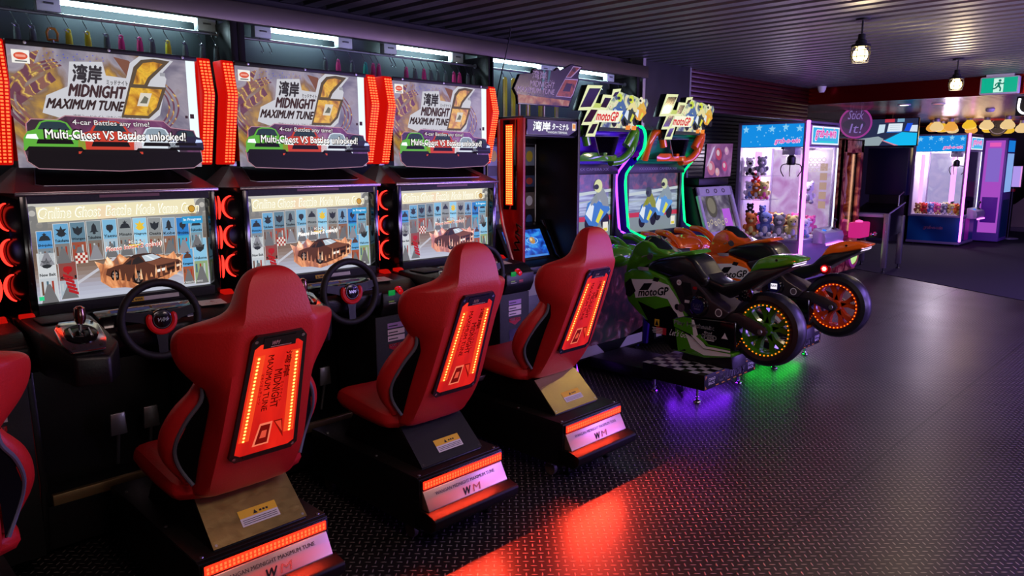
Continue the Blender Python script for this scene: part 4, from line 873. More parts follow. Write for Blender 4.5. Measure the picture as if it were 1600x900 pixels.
    m = MB(); m.plane((3.70, 3.296, .80), (1, 0, 0), (0, 0, 1)); m.poly([(-.22, .05), (-.12, .045), (-.02, -.04), (-.02, -.08), (-.22, -.08)], mat('dim_white_plate', '#8f8c8c', .35), 1); m.rect(.02, .09, -.01, .03, PAPER, 1); m.ringart(.1, -.12, .008, .016, CHROME, 1); m.rect(-.15, .15, -.4, -.39, DSTEEL, 1); m.build('front_plate', t)
    return t
kiosk()
t = thing('topper_sign', 'dark cut-out sign with outlined lettering standing on the black kiosk', 'sign', (3.73, 3.44, 1.885))
m = MB(); C0 = (3.73, 3.42, 2.1)
o = [(-.232, -.037), (-.177, .056), (-.059, .071), (-.041, .099), (.166, .105), (.199, .129), (.228, .11), (.344, .163), (.46, .158), (.416, .088), (.427, .064), (.32, -.131), (-.189, -.133), (-.198, -.081)]
m.prism([(C0[0] + a, C0[2] + b) for a, b in o], 'y', 3.422, 3.445, GLOSS, .002); m.plane((C0[0], 3.4215, C0[2]), (1, 0, 0), (0, 0, 1))
DK = mat('topper_print', '#241a1e', .25); LN = mat('topper_line', '#c0b2b8', .3); TL = mat('topper_teal', '#1c7a6c', .3)
m.poly([(a * .98, b * .97) for a, b in o], DK, 1)
m.poly([(-.19, -.125), (.31, -.122), (.325, -.085), (-.195, -.072)], noise_art('topper_flame', [(.3, '#5a2a08'), (.5, '#b8741c'), (.65, '#d8c060'), (.8, '#a83a10')], scale=14, emit=False), 2)
m.text('湾岸', -.06, .035, .14, LN, 3, h=.055); m.text('ミッドナイト', .06, .02, .10, LN, 3, h=.02); m.text('MIDNIGHT', -.085, -.015, .25, LN, 3, h=.04, shear=.25); m.text('MAXIMUM TUNE', -.205, -.055, .37, LN, 3, h=.034, shear=.3)
m.text('マキシマムチューン', -.12, -.072, .28, mat('topper_dim', '#6c5f6a', .3), 3, h=.013)
m.poly([(.03, -.03), (.045, .1), (.07, .1), (.05, -.03)], TL, 2); m.poly([(.09, .02), (.10, .1), (.125, .1), (.105, .02)], TL, 2)
g6 = noise_art('topper_gold', [(.3, '#5a2408'), (.5, '#b0541a'), (.7, '#3a1a0c')], scale=16, emit=False)
m.poly([(.17, -.065), (.27, .06), (.41, .066), (.36, -.04), (.335, -.065)], LN, 3); m.poly([(.18, -.06), (.272, .053), (.40, .058), (.352, -.038), (.332, -.06)], g6, 4); m.poly([(.245, -.025), (.32, -.025), (.345, .03), (.285, .03)], DK, 5)
m.poly([(.275, .066), (.355, .15), (.445, .15), (.335, .07)], LN, 3); m.poly([(.285, .07), (.358, .143), (.425, .145), (.325, .074)], g6, 4)
m.build('sign_board', t)
for x in (3.58, 3.66, 3.82):
    m = MB(); m.tube([(x, 3.45, 1.885), (x, 3.45, 1.97)], .008, STEEL, 8); m.build('post', t)

# ================================================================ MOTORBIKE RACING CABINETS
def rider(m, cx, cy, s, body, suit, helm):
    q = lambda pts, c, l: m.poly([(cx + a * s, cy + b * s) for a, b in pts], art(c, .95), l)
    m.disc(cx - .28 * s, cy - .34 * s, .17 * s, .20 * s, art('#15171a', .9), 4); m.disc(cx + .30 * s, cy - .30 * s, .16 * s, .2 * s, art('#15171a', .9), 4)
    q([(-.45, -.2), (-.35, .12), (-.1, .22), (.15, .12), (.42, .05), (.48, -.05), (.2, -.25), (.0, -.42), (-.3, -.38)], body, 5); q([(-.42, -.12), (-.25, .12), (-.12, .05), (-.2, -.3)], '#dfe9f2', 6); q([(-.05, -.3), (.12, -.02), (.24, -.1), (.05, -.36)], '#e0dc3a', 6)
    q([(-.15, .15), (.0, .42), (.2, .46), (.40, .2), (.42, .02), (.2, .05), (.1, .2), (-.05, .1)], suit, 7); q([(.0, .2), (-.22, .05), (-.26, .12), (-.05, .34)], suit, 7); m.disc(cx + .02 * s, cy + .5 * s, .15 * s, .15 * s, art(helm, .95), 8); m.disc(cx - .05 * s, cy + .48 * s, .09 * s, .06 * s, art('#2a2e36', .9), 9)
def bike_cabinet(x0, x1, label, led_l, led_r, head, head2, pipe, side):
    xc = (x0 + x1) / 2
    t = thing('motorbike_cabinet', label, 'arcade machine', (xc, 3.7, 0), 'motorbike racing cabinets')
    edge = [(3.90, 1.885), (3.66, 1.885), (3.605, 1.86), (3.585, 1.80), (3.60, 1.70), (3.70, 1.58), (3.765, 1.50), (3.775, 1.40), (3.735, 1.05), (3.70, 1.01), (3.55, .955), (3.47, .90)]
    prof = edge + [(3.46, .6), (3.50, .06), (3.93, .06), (3.93, 1.885)]
    m = MB(); m.box(x0 + .03, x1 - .03, 3.80, 3.93, .06, 1.86, BLACK); m.build('back_shell', t)
    for xs, led, nm in ((x0, led_l, 'l'), (x1, led_r, 'r')):
        a, b = (xs, xs + .03) if nm == 'l' else (xs - .03, xs)
        m = MB(); m.prism(prof, 'x', a, b, side, .003); sp_ = m.build('side_panel', t)
        if nm == 'l':
            m = MB(); m.plane((xs - .0008, 0, 0), (0, -1, 0), (0, 0, 1)); c1, c2 = mat('magenta_check', '#b01cc0', .4), mat('blue_check', '#2a1ac0', .4)
            for q in range(6): m.poly([(-3.70 + .03 * (q % 2), 1.55 + .05 * q), (-3.64 + .02 * (q % 2), 1.60 + .05 * q), (-3.66 + .02 * (q % 2), 1.64 + .05 * q), (-3.74 + .03 * (q % 2), 1.60 + .05 * q)], c1 if q % 2 else c2, 1)
            m.poly([(-3.92, .9), (-3.80, .9), (-3.82, 1.30), (-3.92, 1.35)], mat('violet_print', '#6a2ad0', .4), 1); m.build('decal', sp_)
        m = MB(); m.tube([((a + b) / 2, y, z) for y, z in smooth_path([(y - .006, z, 0) for y, z in edge], 3) and [(v.x, v.y) for v in smooth_path([(y - .006, z, 0) for y, z in edge], 3)]], .0115, led, 8); m.build('neon_edge', t, 'glowing neon edge strip')
    # header
    m = MB(); m.prism([(3.80, 1.86), (3.66, 1.86), (3.62, 1.82), (3.66, 1.66), (3.72, 1.58), (3.80, 1.56)], 'x', x0 + .03, x1 - .03, head, .004)
    for q in range(10): m.tube([(x0 + .05, 3.625 + .008 * q, 1.79 - .022 * q), (x1 - .05, 3.625 + .008 * q, 1.79 - .022 * q)], .003, head2, 6)
    hd = m.build('header', t)
    def pipe_(pts, r): m = MB(); m.tube(smooth_path([(xc + a, y, z) for a, y, z in pts], 4), r, pipe, 12); m.build('pipe', hd)
    pipe_([(-.40, 3.62, 1.61), (-.40, 3.58, 1.74), (-.36, 3.55, 1.83), (-.27, 3.55, 1.83), (-.22, 3.55, 1.72)], .032)
    pipe_([(.27, 3.55, 1.72), (.33, 3.54, 1.80), (.385, 3.55, 1.84), (.41, 3.57, 1.78), (.40, 3.60, 1.68), (.30, 3.62, 1.61), (.18, 3.63, 1.595)], .034)
    m = MB(); m.loft([[(xc + a * k, 3.60 - .06 * (1 - abs(j) / 3) , z) for k, z in ((1, 1.60), (1, 1.64), (.8, 1.665), (.5, 1.64), (.5, 1.60))] for j, a in ((-3, -.24), (-1.5, -.14), (0, .001), (1.5, .12), (3, .22))], pipe); m.build('nose', hd)
    m = MB(); m.prism([(xc - .07, 1.64), (xc + .11, 1.645), (xc + .17, 1.79), (xc - .13, 1.785)], 'y', 3.545, 3.552, glass('smoked_screen', (.35, .3, .4), .05, .4)); m.tube([(xc - .07, 3.55, 1.64), (xc + .11, 3.55, 1.645), (xc + .17, 3.55, 1.79), (xc - .13, 3.55, 1.785)], .004, SILVERP, 6, closed=True); m.plane((xc, 3.60, 1.715), (1, 0, 0), (0, 0, 1)); m.text('RACE', -.04, -.02, .1, mat('red_neon_text', '#d01838', .3, emit='#d01838', es=.6), 1, h=.05); m.build('windscreen', hd)
    # screen
    m = MB(); m.box(x0 + .03, x1 - .03, 3.74, 3.80, 1.495, 1.58, BLACK, .004); m.box(x0 + .03, x1 - .03, 3.765, 3.80, .93, .985, BLACK); m.box(x0 + .03, xc - .40, 3.765, 3.80, .98, 1.50, BLACK); m.box(xc + .40, x1 - .03, 3.765, 3.80, .98, 1.50, BLACK)
    m.plane((xc, 3.739, 1.535), (1, 0, 0), (0, 0, 1)); m.text('XXXXXXXX CAMERA XX', -.30, -.01, .6, mat('grey_letters', '#8a8a94', .4), 1, h=.022); fr = m.build('screen_bezel', t)
    m = MB(); m.plane((xc, 3.79, 1.24), (1, 0, 0), (0, 0, 1)); blur = noise_art('track_blur', [(.3, '#2c3640'), (.45, '#66767e'), (.55, '#a9bcc2'), (.7, '#4c5c66')], scale=3.0, es=1.0, detail=3, dist=.2, stretch=(.5, 1, 7))
    m.rect(-.40, .40, -.26, .26, blur, 1); m.rect(-.40, .40, -.26, -.12, art('#8d9aa0', .8), 2); m.rect(-.40, .40, -.125, -.085, art('#c8324a', .9), 3); m.rect(-.40, .40, .12, .26, noise_art('stand_blur', [(.3, '#20282e'), (.5, '#4a4a52'), (.62, '#8a4a4c'), (.75, '#3a5060')], scale=14, es=.7), 2)
    m.poly([(-.40, .06), (.40, .11), (.40, .135), (-.40, .085)], art('#c8d4d6', .9), 3); m.poly([(-.40, .0), (.40, .05), (.40, .06), (-.40, .012)], art('#b4c2c6', .8), 3)
    if led_r == VIOLET: rider(m, .22, -.02, .36, '#3a78c8', '#8a9298', '#d8dca0'); rider(m, -.15, -.03, .30, '#3a86d0', '#a8a03a', '#c8d03a')
    else: rider(m, .17, .0, .32, '#5a96d8', '#8a9aa4', '#c8d0a0'); rider(m, -.08, -.06, .30, '#3a70b8', '#8a8e2c', '#3a4450')
    m.rect(.30, .37, -.22, -.14, art('#e8e4d8'), 5); m.rect(.31, .36, -.215, -.19, art('#d8c83a'), 6)
    m.build('screen', t, 'lit racing screen')
    # dash fairing
    m = MB()
    for a, y, z, rx, ry, rz in ((-.30, 3.50, .84, .14, .15, .10), (.0, 3.47, .87, .20, .18, .10), (.28, 3.50, .84, .15, .15, .10)): m.ball((xc + a, y, z), (rx, ry, rz), pipe, 18, 10)
    for a in (-.42, -.20, .10, .36): m.tube(smooth_path([(xc + a, 3.60, .99), (xc + a - .02, 3.48, .985), (xc + a - .03, 3.36, .91), (xc + a - .03, 3.32, .80)], 3), [.028] * 10, pipe, 10)
    m.build('dash_fairing', t, 'glossy coloured dash fairing')
    m = MB(); m.prism([(3.80, .84), (3.44, .84), (3.44, .10), (3.80, .10)], 'x', x0 + .03, x1 - .03, BLACK, .006); m.plane((xc, 3.438, .45), (1, 0, 0), (0, 0, 1)); m.rect(-.41, .41, -.25, .36, noise_art('pedestal_print', [(.35, '#120a10'), (.5, '#3a1420'), (.6, '#6a2a34'), (.7, '#a08088')], scale=7, detail=6, dist=1.5, emit=False), 1); m.poly([(-.41, -.25), (-.2, -.25), (-.1, -.33), (-.41, -.33)], mat('pale_print', '#a8a0a8', .4), 1); m.poly([(.41, -.2), (.2, -.25), (.1, -.33), (.41, -.33)], mat('pale_print', '#a8a0a8', .4), 1); m.build('pedestal', t)
    return t
VIOLET = glow('violet_neon', '#9038ff', 4.0); GREEN = glow('green_neon', '#02e468', 3.2)
HP, HP2 = mat('purple_header', '#5a20d8', .3), mat('purple_rib', '#7a3af0', .3)
HG, HG2 = mat('green_header', '#0e7e5a', .3), mat('green_rib', '#16a076', .3)
GP = mat('gloss_green', '#4c981a', .12, coat=.7); OP = mat('gloss_orange', '#ee6410', .12, coat=.7)
bike_cabinet(4.17, 5.10, 'purple neon edged motorbike cabinet partly hidden behind the black kiosk', VIOLET, VIOLET, HP, HP2, GP, mat('purple_side', '#2a1468', .35))
bike_cabinet(5.20, 6.13, 'green neon edged motorbike cabinet with orange pipes on its header', GREEN, GREEN, HG, HG2, OP, mat('indigo_side', '#3a1a9a', .35))
def bike_sign(xc, label):
    t = thing('racing_sign', label, 'sign', (xc, 3.5, 1.86), 'cut-out racing signs')
    CR = art('#e6ecb4', 1.0); BK = mat('sign_black', '#0a0a0c', .25)
    P1 = [(-.421, .023), (-.317, .178), (-.17, .186), (-.283, .032)]; P2 = [(-.186, .037), (-.133, .123), (-.039, .124), (-.1, .035)]; P3 = [(-.041, .12), (-.013, .168), (.059, .179), (.022, .122)]
    P4 = [(-.383, -.079), (-.295, .03), (-.202, .031), (-.276, -.074)]; P5 = [(-.334, -.159), (-.276, -.074), (-.196, -.068), (-.251, -.157)]
    rd = [(-.1, .037), (-.025, .121), (.067, .169), (.18, .15), (.223, .154), (.341, .129), (.414, .137), (.435, .104), (.368, -.01), (.242, -.073), (.203, -.125), (-.194, -.128), (-.159, -.067)]
    def grow(p, k):
        cx = sum(a for a, b in p) / len(p); cy = sum(b for a, b in p) / len(p); return [(a + k * (1 if a > cx else -1), b + k * (1 if b > cy else -1)) for a, b in p]
    m = MB()
    for p in (P1, P2, P3, P4, P5): m.prism([(xc + a, 1.95 + b) for a, b in grow(p, .016)], 'y', 3.462, 3.52, BK, .002)
    m.prism([(xc + a, 1.95 + b) for a, b in rd], 'y', 3.4625, 3.52, BK); bd = m.build('sign_board', t)
    m = MB(); m.plane((xc, 3.4615, 1.95), (1, 0, 0), (0, 0, 1))
    for p in (P1, P2, P3, P4, P5): m.poly(grow(p, .014), CR, 1); m.poly(grow(p, -.008), GLOSS, 2)
    m.poly([(-.27, .035), (-.18, .038), (-.15, .07), (-.24, .07)], art('#c8d86a', .9), 1.5)
    m.poly(rd, noise_art('rider_art', [(.25, '#1a2a20'), (.4, '#3a5a8a'), (.5, '#c8d890'), (.58, '#f0ecc0'), (.7, '#d8a030'), (.8, '#2a2030')], scale=13, detail=3, dist=.8, es=.85), 3)
    rider(m, .33, .035, .17, '#e8a030', '#e0b040', '#efe8c0'); rider(m, .20, .02, .20, '#2a3a34', '#e8dc9a', '#d8e03a'); rider(m, .05, .02, .21, '#2a58a8', '#4a6aa0', '#c8dc3a')
    for a in (.14, .22): m.poly([(a, -.08), (a + .06, -.075), (a + .05, -.11), (a - .01, -.11)], art('#f08a1c'), 9.8)
    m.poly([(-.19, -.10), (.21, -.10), (.2, -.125), (-.2, -.128)], art('#2a3230', .8), 9.5)
    m.poly([(-.254, -.066), (-.208, .022), (.097, .03), (.04, -.06)], art('#f4f4d8'), 10); m.text('motoGP', -.235, -.052, .28, art('#d8222e'), 11, h=.068, shear=.35, bold=.035)
    m.build('lit_face', bd, 'lit face with black check blocks, riders and red lettering')
    for a in (-.15, .15):
        m = MB(); m.tube([(xc + a, 3.50, 1.84), (xc + a, 3.56, 1.885), (xc + a, 3.66, 1.895)], .01, STEEL, 8); m.build('bracket', t)
    return t
bike_sign(4.63, 'lit racing sign above the purple neon cabinet, overlapping the display window'); bike_sign(5.66, 'lit racing sign above the green neon cabinet, against the dark wall')
m = MB(); m.tube(smooth_path([(4.12, 3.42, .26), (4.12, 3.40, .16), (4.11, 3.36, .05), (4.08, 3.30, .013)], 4), .011, VIOLET, 8); tag(recentre(m.build('neon_tube')), 'short violet neon tube on the floor beside the black kiosk', 'neon tube')

# ================================================================ MOTORCYCLE RIDES
LEDO = glow('orange_bulb', '#ff6412', 4.0)
def motorcycle(xb, label, paint, rimc, lit, number):
    t = thing('motorcycle_ride', label, 'motorcycle', (xb, 2.5, 0), 'ride-on racing motorcycles')
    SEATM = mat('satin_black', '#0e0e12', .3, coat=.3); BRZ = mat('dark_alloy', '#4a4044', .35, .7); DEC = mat('white_decal', '#ece8e4', .35)
    sl = lambda poly, hw, m, bev, seg=3: MB().prism(poly, 'x', xb - hw, xb + hw, m, bev, seg)
    fair = [(3.185, .788), (3.124, .827), (2.996, .845), (2.823, .795), (2.715, .699), (2.648, .563), (2.602, .444), (2.539, .355), (2.281, .344), (2.288, .313), (2.495, .273), (2.749, .281), (2.86, .393), (2.999, .474), (3.144, .587), (3.182, .702)]
    fr = sl(fair, .14, paint, .018).build('fairing', t)
    m = MB(); m.plane((xb - .1405, 0, 0), (0, -1, 0), (0, 0, 1)); D = lambda pts, mm, l: m.poly([(-a, b) for a, b in pts], mm, l)
    D([(3.11, .754), (2.928, .772), (2.795, .745), (2.72, .655), (2.665, .553), (2.625, .468), (2.58, .395), (2.50, .338), (2.30, .338), (2.30, .322), (2.497, .295), (2.62, .334), (2.685, .469), (2.735, .553), (2.80, .645), (2.897, .655), (3.07, .62)], DEC, 1)
    D([(3.04, .68), (3.0, .735), (2.93, .745), (2.965, .69)], INK, 2); D([(3.165, .72), (3.12, .76), (3.07, .67), (3.12, .62), (3.155, .63)], INK, 2); D([(2.93, .762), (2.915, .79), (2.87, .785), (2.885, .757)], INK, 2)
    m.text('motoGP', -3.045, .635, .265, INK, 3, h=.055, shear=.3, bold=.03, rot=.16)
    D([(3.05, .60), (2.90, .56), (2.78, .60), (2.72, .55), (2.68, .47), (2.80, .43), (2.95, .46)], GLOSS, 1)
    D([(2.99, .47), (2.85, .395), (2.75, .29), (2.64, .30), (2.67, .42), (2.70, .50)], GLOSS, 1.5); D([(2.74, .50), (2.70, .29), (2.60, .33), (2.66, .45), (2.68, .50)], paint, 1.7)
    m.text("Let's Go!", -2.775, .392, .16, DEC, 5, h=.046, shear=.4); m.disc(-2.72, .60, .02, .022, INK, 3); m.rect(-2.90, -2.86, .44, .49, YELLOW, 3); m.poly([(-2.895, .445), (-2.865, .445), (-2.88, .485)], INK, 4)
    m.rect(-2.885, -2.80, .385, .435, mat('flag_red', '#c02a34', .4), 3)
    for q in range(4): m.rect(-2.91 - .006 * (q % 2), -2.83, .39 + .011 * q, .395 + .011 * q, DEC, 4)
    m.build('decals', fr)
    lo = sl([(2.755, .515), (2.66, .545), (2.413, .556), (2.274, .562), (2.262, .362), (2.499, .34), (2.585, .40), (2.74, .452)], .147, GLOSS, .012).build('lower_cowl', t)
    m = MB(); m.plane((xb - .1475, 0, 0), (0, -1, 0), (0, 0, 1)); WD = mat('pale_decal', '#e4e0e0', .4)
    D([(2.60, .425), (2.585, .41), (2.499, .345), (2.30, .35), (2.30, .362), (2.48, .362), (2.54, .42), (2.58, .53), (2.60, .53)], DEC, 1); D([(2.56, .42), (2.47, .365), (2.30, .366), (2.30, .375), (2.46, .378), (2.53, .44)], paint, 1.5)
    D([(2.745, .51), (2.66, .538), (2.60, .54), (2.58, .42), (2.735, .46)], paint, 1.2)
    m.text('Play Mechanix', -2.735, .472, .31, WD, 3, h=.036, bold=.03); m.text('SPEED', -2.515, .415, .11, WD, 3, h=.03, bold=.05); m.text('Good', -2.50, .452, .06, WD, 3, h=.014, shear=.2); m.rect(-2.49, -2.42, .405, .41, WD, 3)
    m.star(-2.345, .45, .028, WD, 3, 3); m.build('decals', lo)
    # alloy frame plates and round sound unit
    fp = sl([(2.80, .80), (2.681, .835), (2.589, .80), (2.457, .68), (2.323, .615), (2.376, .560), (2.486, .556), (2.60, .545), (2.665, .575), (2.735, .697)], .144, BRZ, .012).build('frame_plate', t)
    m = MB(); m.plane((xb - .1445, 0, 0), (0, -1, 0), (0, 0, 1)); D([(2.70, .78), (2.62, .78), (2.60, .70), (2.66, .68)], INK, 1); D([(2.56, .75), (2.50, .70), (2.52, .68), (2.58, .71)], INK, 1)
    m.disc(-2.71, .775, .019, .02, WD, 2); m.text('43', -2.722, .767, .024, REDP, 3, h=.016); m.disc(-2.40, .605, .026, .028, WD, 2); m.disc(-2.685, .60, .028, .03, mat('dim_badge', '#5a4a52', .4), 2); m.disc(-2.40, .605, .02, .022, mat('dim_badge', '#5a4a52', .4), 3); m.rect(-2.66, -2.62, .64, .66, WD, 2); m.rect(-2.60, -2.57, .74, .76, REDP, 2); m.build('badges', fp)
    m = MB(); m.lathe([(0, -.03), (.052, -.03), (.058, -.024), (.070, -.020), (.074, -.008), (.074, .01)], (xb - .138, 2.548, .632), 'x', GLOSS, 26)
    m.plane((xb - .169, 2.548, .632), (0, -1, 0), (0, 0, 1)); m.disc(0, 0, .05, .05, mat('speaker_blue', '#1a1450', .3), 1)
    tx = glow('white_badge_glow', '#f4ecff', 1.1) if lit else mat('pale_violet_print', '#8f86b8', .4)
    if lit: m.rect(-.026, .026, -.022, .022, tx, 2); m.text('RAW', -.022, -.006, .044, INK, 3, h=.018, bold=.03)
    else: m.text('RAW', -.032, -.008, .064, tx, 2, h=.026, bold=.03); m.text('THRILLS', -.026, -.024, .05, tx, 2, h=.010)
    m.build('round_speaker', t, 'round side speaker with lettering')
    # tank, front cowl, screen, seat, tail
    sl([(3.01, .845), (2.96, .90), (2.881, .929), (2.76, .955), (2.667, .968), (2.60, .935), (2.545, .865), (2.49, .815), (2.519, .752), (2.668, .78), (2.80, .795), (2.90, .815)], .135, SEATM, .055, 4).build('tank', t, 'satin black tank')
    cw = sl([(3.19, .79), (3.174, .86), (3.149, .93), (3.112, 1.0), (3.047, 1.04), (2.982, 1.03), (2.926, .99), (2.829, .955), (2.64, 1.0), (2.605, .975), (2.70, .955), (2.828, .925), (2.95, .88), (3.05, .84), (3.123, .81)], .115, paint, .03, 3).build('front_cowl', t)
    m = MB(); m.loft([[(xb + a, y, z) for a, z in ((-w_, b), (-w_ * .9, b + h * .6), (-w_ * .4, b + h), (w_ * .4, b + h), (w_ * .9, b + h * .6), (w_, b))] for y, w_, b, h in ((3.11, .05, .97, .04), (3.06, .085, .98, .085), (2.99, .095, .98, .085), (2.92, .09, .96, .05), (2.87, .06, .945, .015))], mat('dark_visor', '#0c1a14', .12, coat=.5)); m.build('visor', cw)
    for s in (-1, 1):
        m = MB(); m.tube([(xb + s * .10, 2.97, .93), (xb + s * .18, 2.93, .945), (xb + s * .25, 2.885, .945)], .014, BLACK, 10); hb = m.build('handlebar', t)
        m = MB(); m.tube([(xb + s * .17, 2.935, .946), (xb + s * .255, 2.882, .946)], .02, RUBBER, 10); m.tube([(xb + s * .15, 2.98, .94), (xb + s * .25, 2.95, .94)], .005, STEEL, 6); m.build('grip', hb)
        m = MB(); m.loft([[(xb + s * x, y + dy_, z + dz) for dy_, dz in ((-.02, -.012), (-.02, .012), (.02, .012), (.02, -.012))] for x, y, z in ((.115, 3.06, .83), (.15, 3.02, .84), (.165, 2.97, .845))], mat('white_mirror', '#b8b0b4', .3)); m.build('winglet', t)
    sl([(2.533, .853), (2.484, .815), (2.402, .79), (2.289, .824), (2.226, .894), (2.14, .925), (2.077, .934), (1.915, .975), (1.985, .923), (2.114, .848), (2.218, .77), (2.35, .70), (2.519, .758)], .105, SEATM, .03, 3).build('saddle', t, 'satin black saddle')
    tl = sl([(2.235, .885), (2.205, .94), (2.174, .978), (2.091, 1.012), (1.979, 1.018), (1.893, 1.0), (1.915, .978), (2.077, .925)], .085, paint, .02, 3).build('tail', t)
    m = MB(); m.prism([(1.985, .945), (1.93, .975), (1.93, .962), (1.98, .93)], 'x', xb - .088, xb + .088, glow('tail_lamp_pale', '#f0d8ff', 1.6)); m.lathe([(0, -.004), (.008, -.004), (.008, 0)], (xb - .086, 2.05, .985), 'x', BLACK, 10); m.build('tail_lamp', tl, 'small pale tail lamp')
    if lit:
        m = MB(); m.lathe([(0, -.01), (.03, -.008), (.045, .0), (.045, .012)], (xb - .10, 2.19, .80), 'x', mat('red_reflector', '#7a0810', .2), 20); m.plane((xb - .1105, 2.19, .80), (0, -1, 0), (0, 0, 1))
        for q in range(7): m.disc(.012 * math.cos(q * 1.05) * (q > 0), .012 * math.sin(q * 1.05) * (q > 0), .006, .006, glow('red_point_lamp', '#ff5a50', 14), 2, 8)
        m.disc(0, 0, .025, .025, glow('red_lamp_soft', '#ff1418', 2.5), 1); m.build('side_lamp', t, 'bright red side lamp')
    else:
        m = MB(); m.lathe([(0, -.008), (.03, -.006), (.048, .0), (.05, .012)], (xb - .098, 2.24, .745), 'x', GLOSS, 20)
        for q in range(9): m.ball((xb - .106, 2.24 + .022 * math.cos(q * .7) * (q > 0), .745 + .022 * math.sin(q * .7) * (q > 0)), .0045, DSTEEL, 6, 4)
        m.build('side_lamp', t, 'unlit round side lamp')
    # swing arm, rear wheel
    for s in (-1, 1):
        m = MB(); m.prism([(2.42, .585), (2.278, .617), (2.18, .585), (2.09, .545), (2.075, .52), (2.09, .49), (2.14, .485), (2.272, .535), (2.40, .545)], 'x', xb + s * .10 - .016, xb + s * .10 + .016, BRZ, .006); sa_ = m.build('swing_arm', t)
        m = MB(); m.lathe([(0, -.006), (.014, -.006), (.018, .0), (.018, .012)], (xb + s * .118, 2.118, .515), 'x', STEEL, 12); m.build('axle_nut', sa_)
    wy, wz = 2.118, .517
    m = MB(); m.lathe([(.172, -.062), (.20, -.072), (.228, -.062), (.243, -.035), (.247, 0), (.243, .035), (.228, .062), (.20, .072), (.172, .062)], (xb, wy, wz), 'x', TYRE, 48); wh = m.build('rear_wheel', t, 'fat black rear tyre')
    m = MB(); m.lathe([(.174, -.064), (.160, -.062), (.150, -.045), (.148, .045), (.160, .062), (.174, .064)], (xb, wy, wz), 'x', rimc, 48)
    m.lathe([(.0, -.05), (.04, -.05), (.045, -.03), (.045, .03), (.04, .05), (0, .05)], (xb, wy, wz), 'x', rimc, 20)
    for k in range(5):
        a = 2 * PI * k / 5 + .35
        for da in (-.26, .26):
            rings = []
            for r, wd in ((.035, .020), (.09, .014), (.152, .022)):
                aa = a + da * (r / .152); cy, cz = wy + r * math.cos(aa), wz + r * math.sin(aa); ty, tz = -math.sin(aa), math.cos(aa); rings.append([(xb + q * .026, cy + ty * wd * e, cz + tz * wd * e) for q, e in ((-1, -1), (-1, 1), (1, 1), (1, -1))])
            m.loft(rings, rimc)
    m.build('rim', wh, 'painted spoked rim')
    m = MB()
    for k in range(38):
        a = 2 * PI * k / 38; m.ball((xb - .066, wy + .166 * math.cos(a), wz + .166 * math.sin(a)), .0042, LEDO, 6, 4)
    m.build('bulb_ring', wh, 'ring of small glowing orange bulbs', 'stuff')
    # plinth and platform
    m = MB(); m.prism([(2.70, .22), (2.68, .30), (2.32, .33), (2.30, .22)], 'x', xb - .10, xb + .10, BLACK, .01); m.build('plinth', t)
    m = MB(); m.box(xb - .35, xb + .37, 2.366, 2.85, .115, .22, BLACKM, .005); m.box(xb - .22, xb + .22, 2.85, 3.42, .05, .13, BLACKM, .008); pf = m.build('platform', t)
    m = MB(); m.plane((xb - .35, 2.366, .2205), (1, 0, 0), (0, 1, 0)); cw_, ch_ = mat('check_white', '#b8b4b8', .35), mat('check_black', '#0a0a0c', .35)
    for i in range(12):
        for j in range(8): m.rect(.72 * i / 12, .72 * (i + 1) / 12, .484 * j / 8, .484 * (j + 1) / 8, cw_ if (i + j) % 2 else ch_, 1)
    m.build('chequered_top', pf, 'black and white chequered top')
    m = MB(); m.plane((xb - .35, 2.3655, .1675), (1, 0, 0), (0, 0, 1)); LT = mat('caution_letter', '#f0ecee', .4); AM = mat('amber_print', '#d8901c', .4)
    m.text('CAUTION', .18, -.024, .36, LT, 1, h=.048, bold=.02, shear=.1)
    for x in (.03, .575): m.text('STAND', x + .02, .003, .09, LT, 1, h=.020); m.text('BACK', x + .025, -.024, .08, LT, 1, h=.020)
    for q in range(6): m.poly([(.15 + .08 * q, .037), (.19 + .08 * q, .037), (.185 + .08 * q, .044), (.145 + .08 * q, .044)], AM, 1); m.poly([(.15 + .08 * q, -.044), (.19 + .08 * q, -.044), (.185 + .08 * q, -.037), (.145 + .08 * q, -.037)], AM, 1)
    for x in (.012, .69): m.poly([(x, .044), (x + .02, .044), (x, .02)], AM, 1); m.poly([(x, -.044), (x + .02, -.044), (x, -.02)], AM, 1)
    m.build('caution_strip', pf, 'caution lettering strip with amber dashes')
    gl = UNDERV if not lit else UNDERG
    m = MB(); m.box(xb - .22, xb + .24, 2.47, 2.49, .108, .114, gl); m.box(xb - .22, xb + .24, 2.70, 2.72, .108, .114, gl); m.box(xb - .24, xb - .22, 2.49, 2.70, .108, .114, gl); m.box(xb + .24, xb + .26, 2.49, 2.70, .108, .114, gl); m.build('underglow', pf, 'coloured light strip underneath')
    for a, y in ((-.27, 2.46), (.32, 2.47), (-.27, 2.80), (.32, 2.80)):
        m = MB(); m.lathe([(0, 0), (.024, 0), (.026, .008), (.020, .018), (.010, .022), (.008, .03), (.014, .032), (.014, .042), (.008, .044), (.008, .115)], (xb + a, y, 0), 'z', CHROME, 14); m.build('levelling_foot', pf)
    for y in (2.66,):
        m = MB(); m.lathe([(0, -.014), (.02, -.014), (.032, -.010), (.034, 0), (.032, .010), (.02, .014), (0, .014)], (xb - .16, y, .034), 'x', RUBBER, 16); m.box(xb - .18, xb - .14, y - .015, y + .015, .05, .115, STEEL); m.build('caster', pf)
    return t
UNDERV = glow('violet_under', '#7a20ff', 22.0); UNDERG = glow('green_under', '#10ff40', 15.0)
motorcycle(4.55, 'green and white ride-on racing motorcycle on chequered platform', GP, mat('green_rim', '#3a7a14', .2, coat=.4), False, '43')
motorcycle(5.70, 'orange ride-on racing motorcycle with red side lamp, behind the green one', OP, mat('orange_rim', '#c8400c', .2, coat=.4), True, '46')

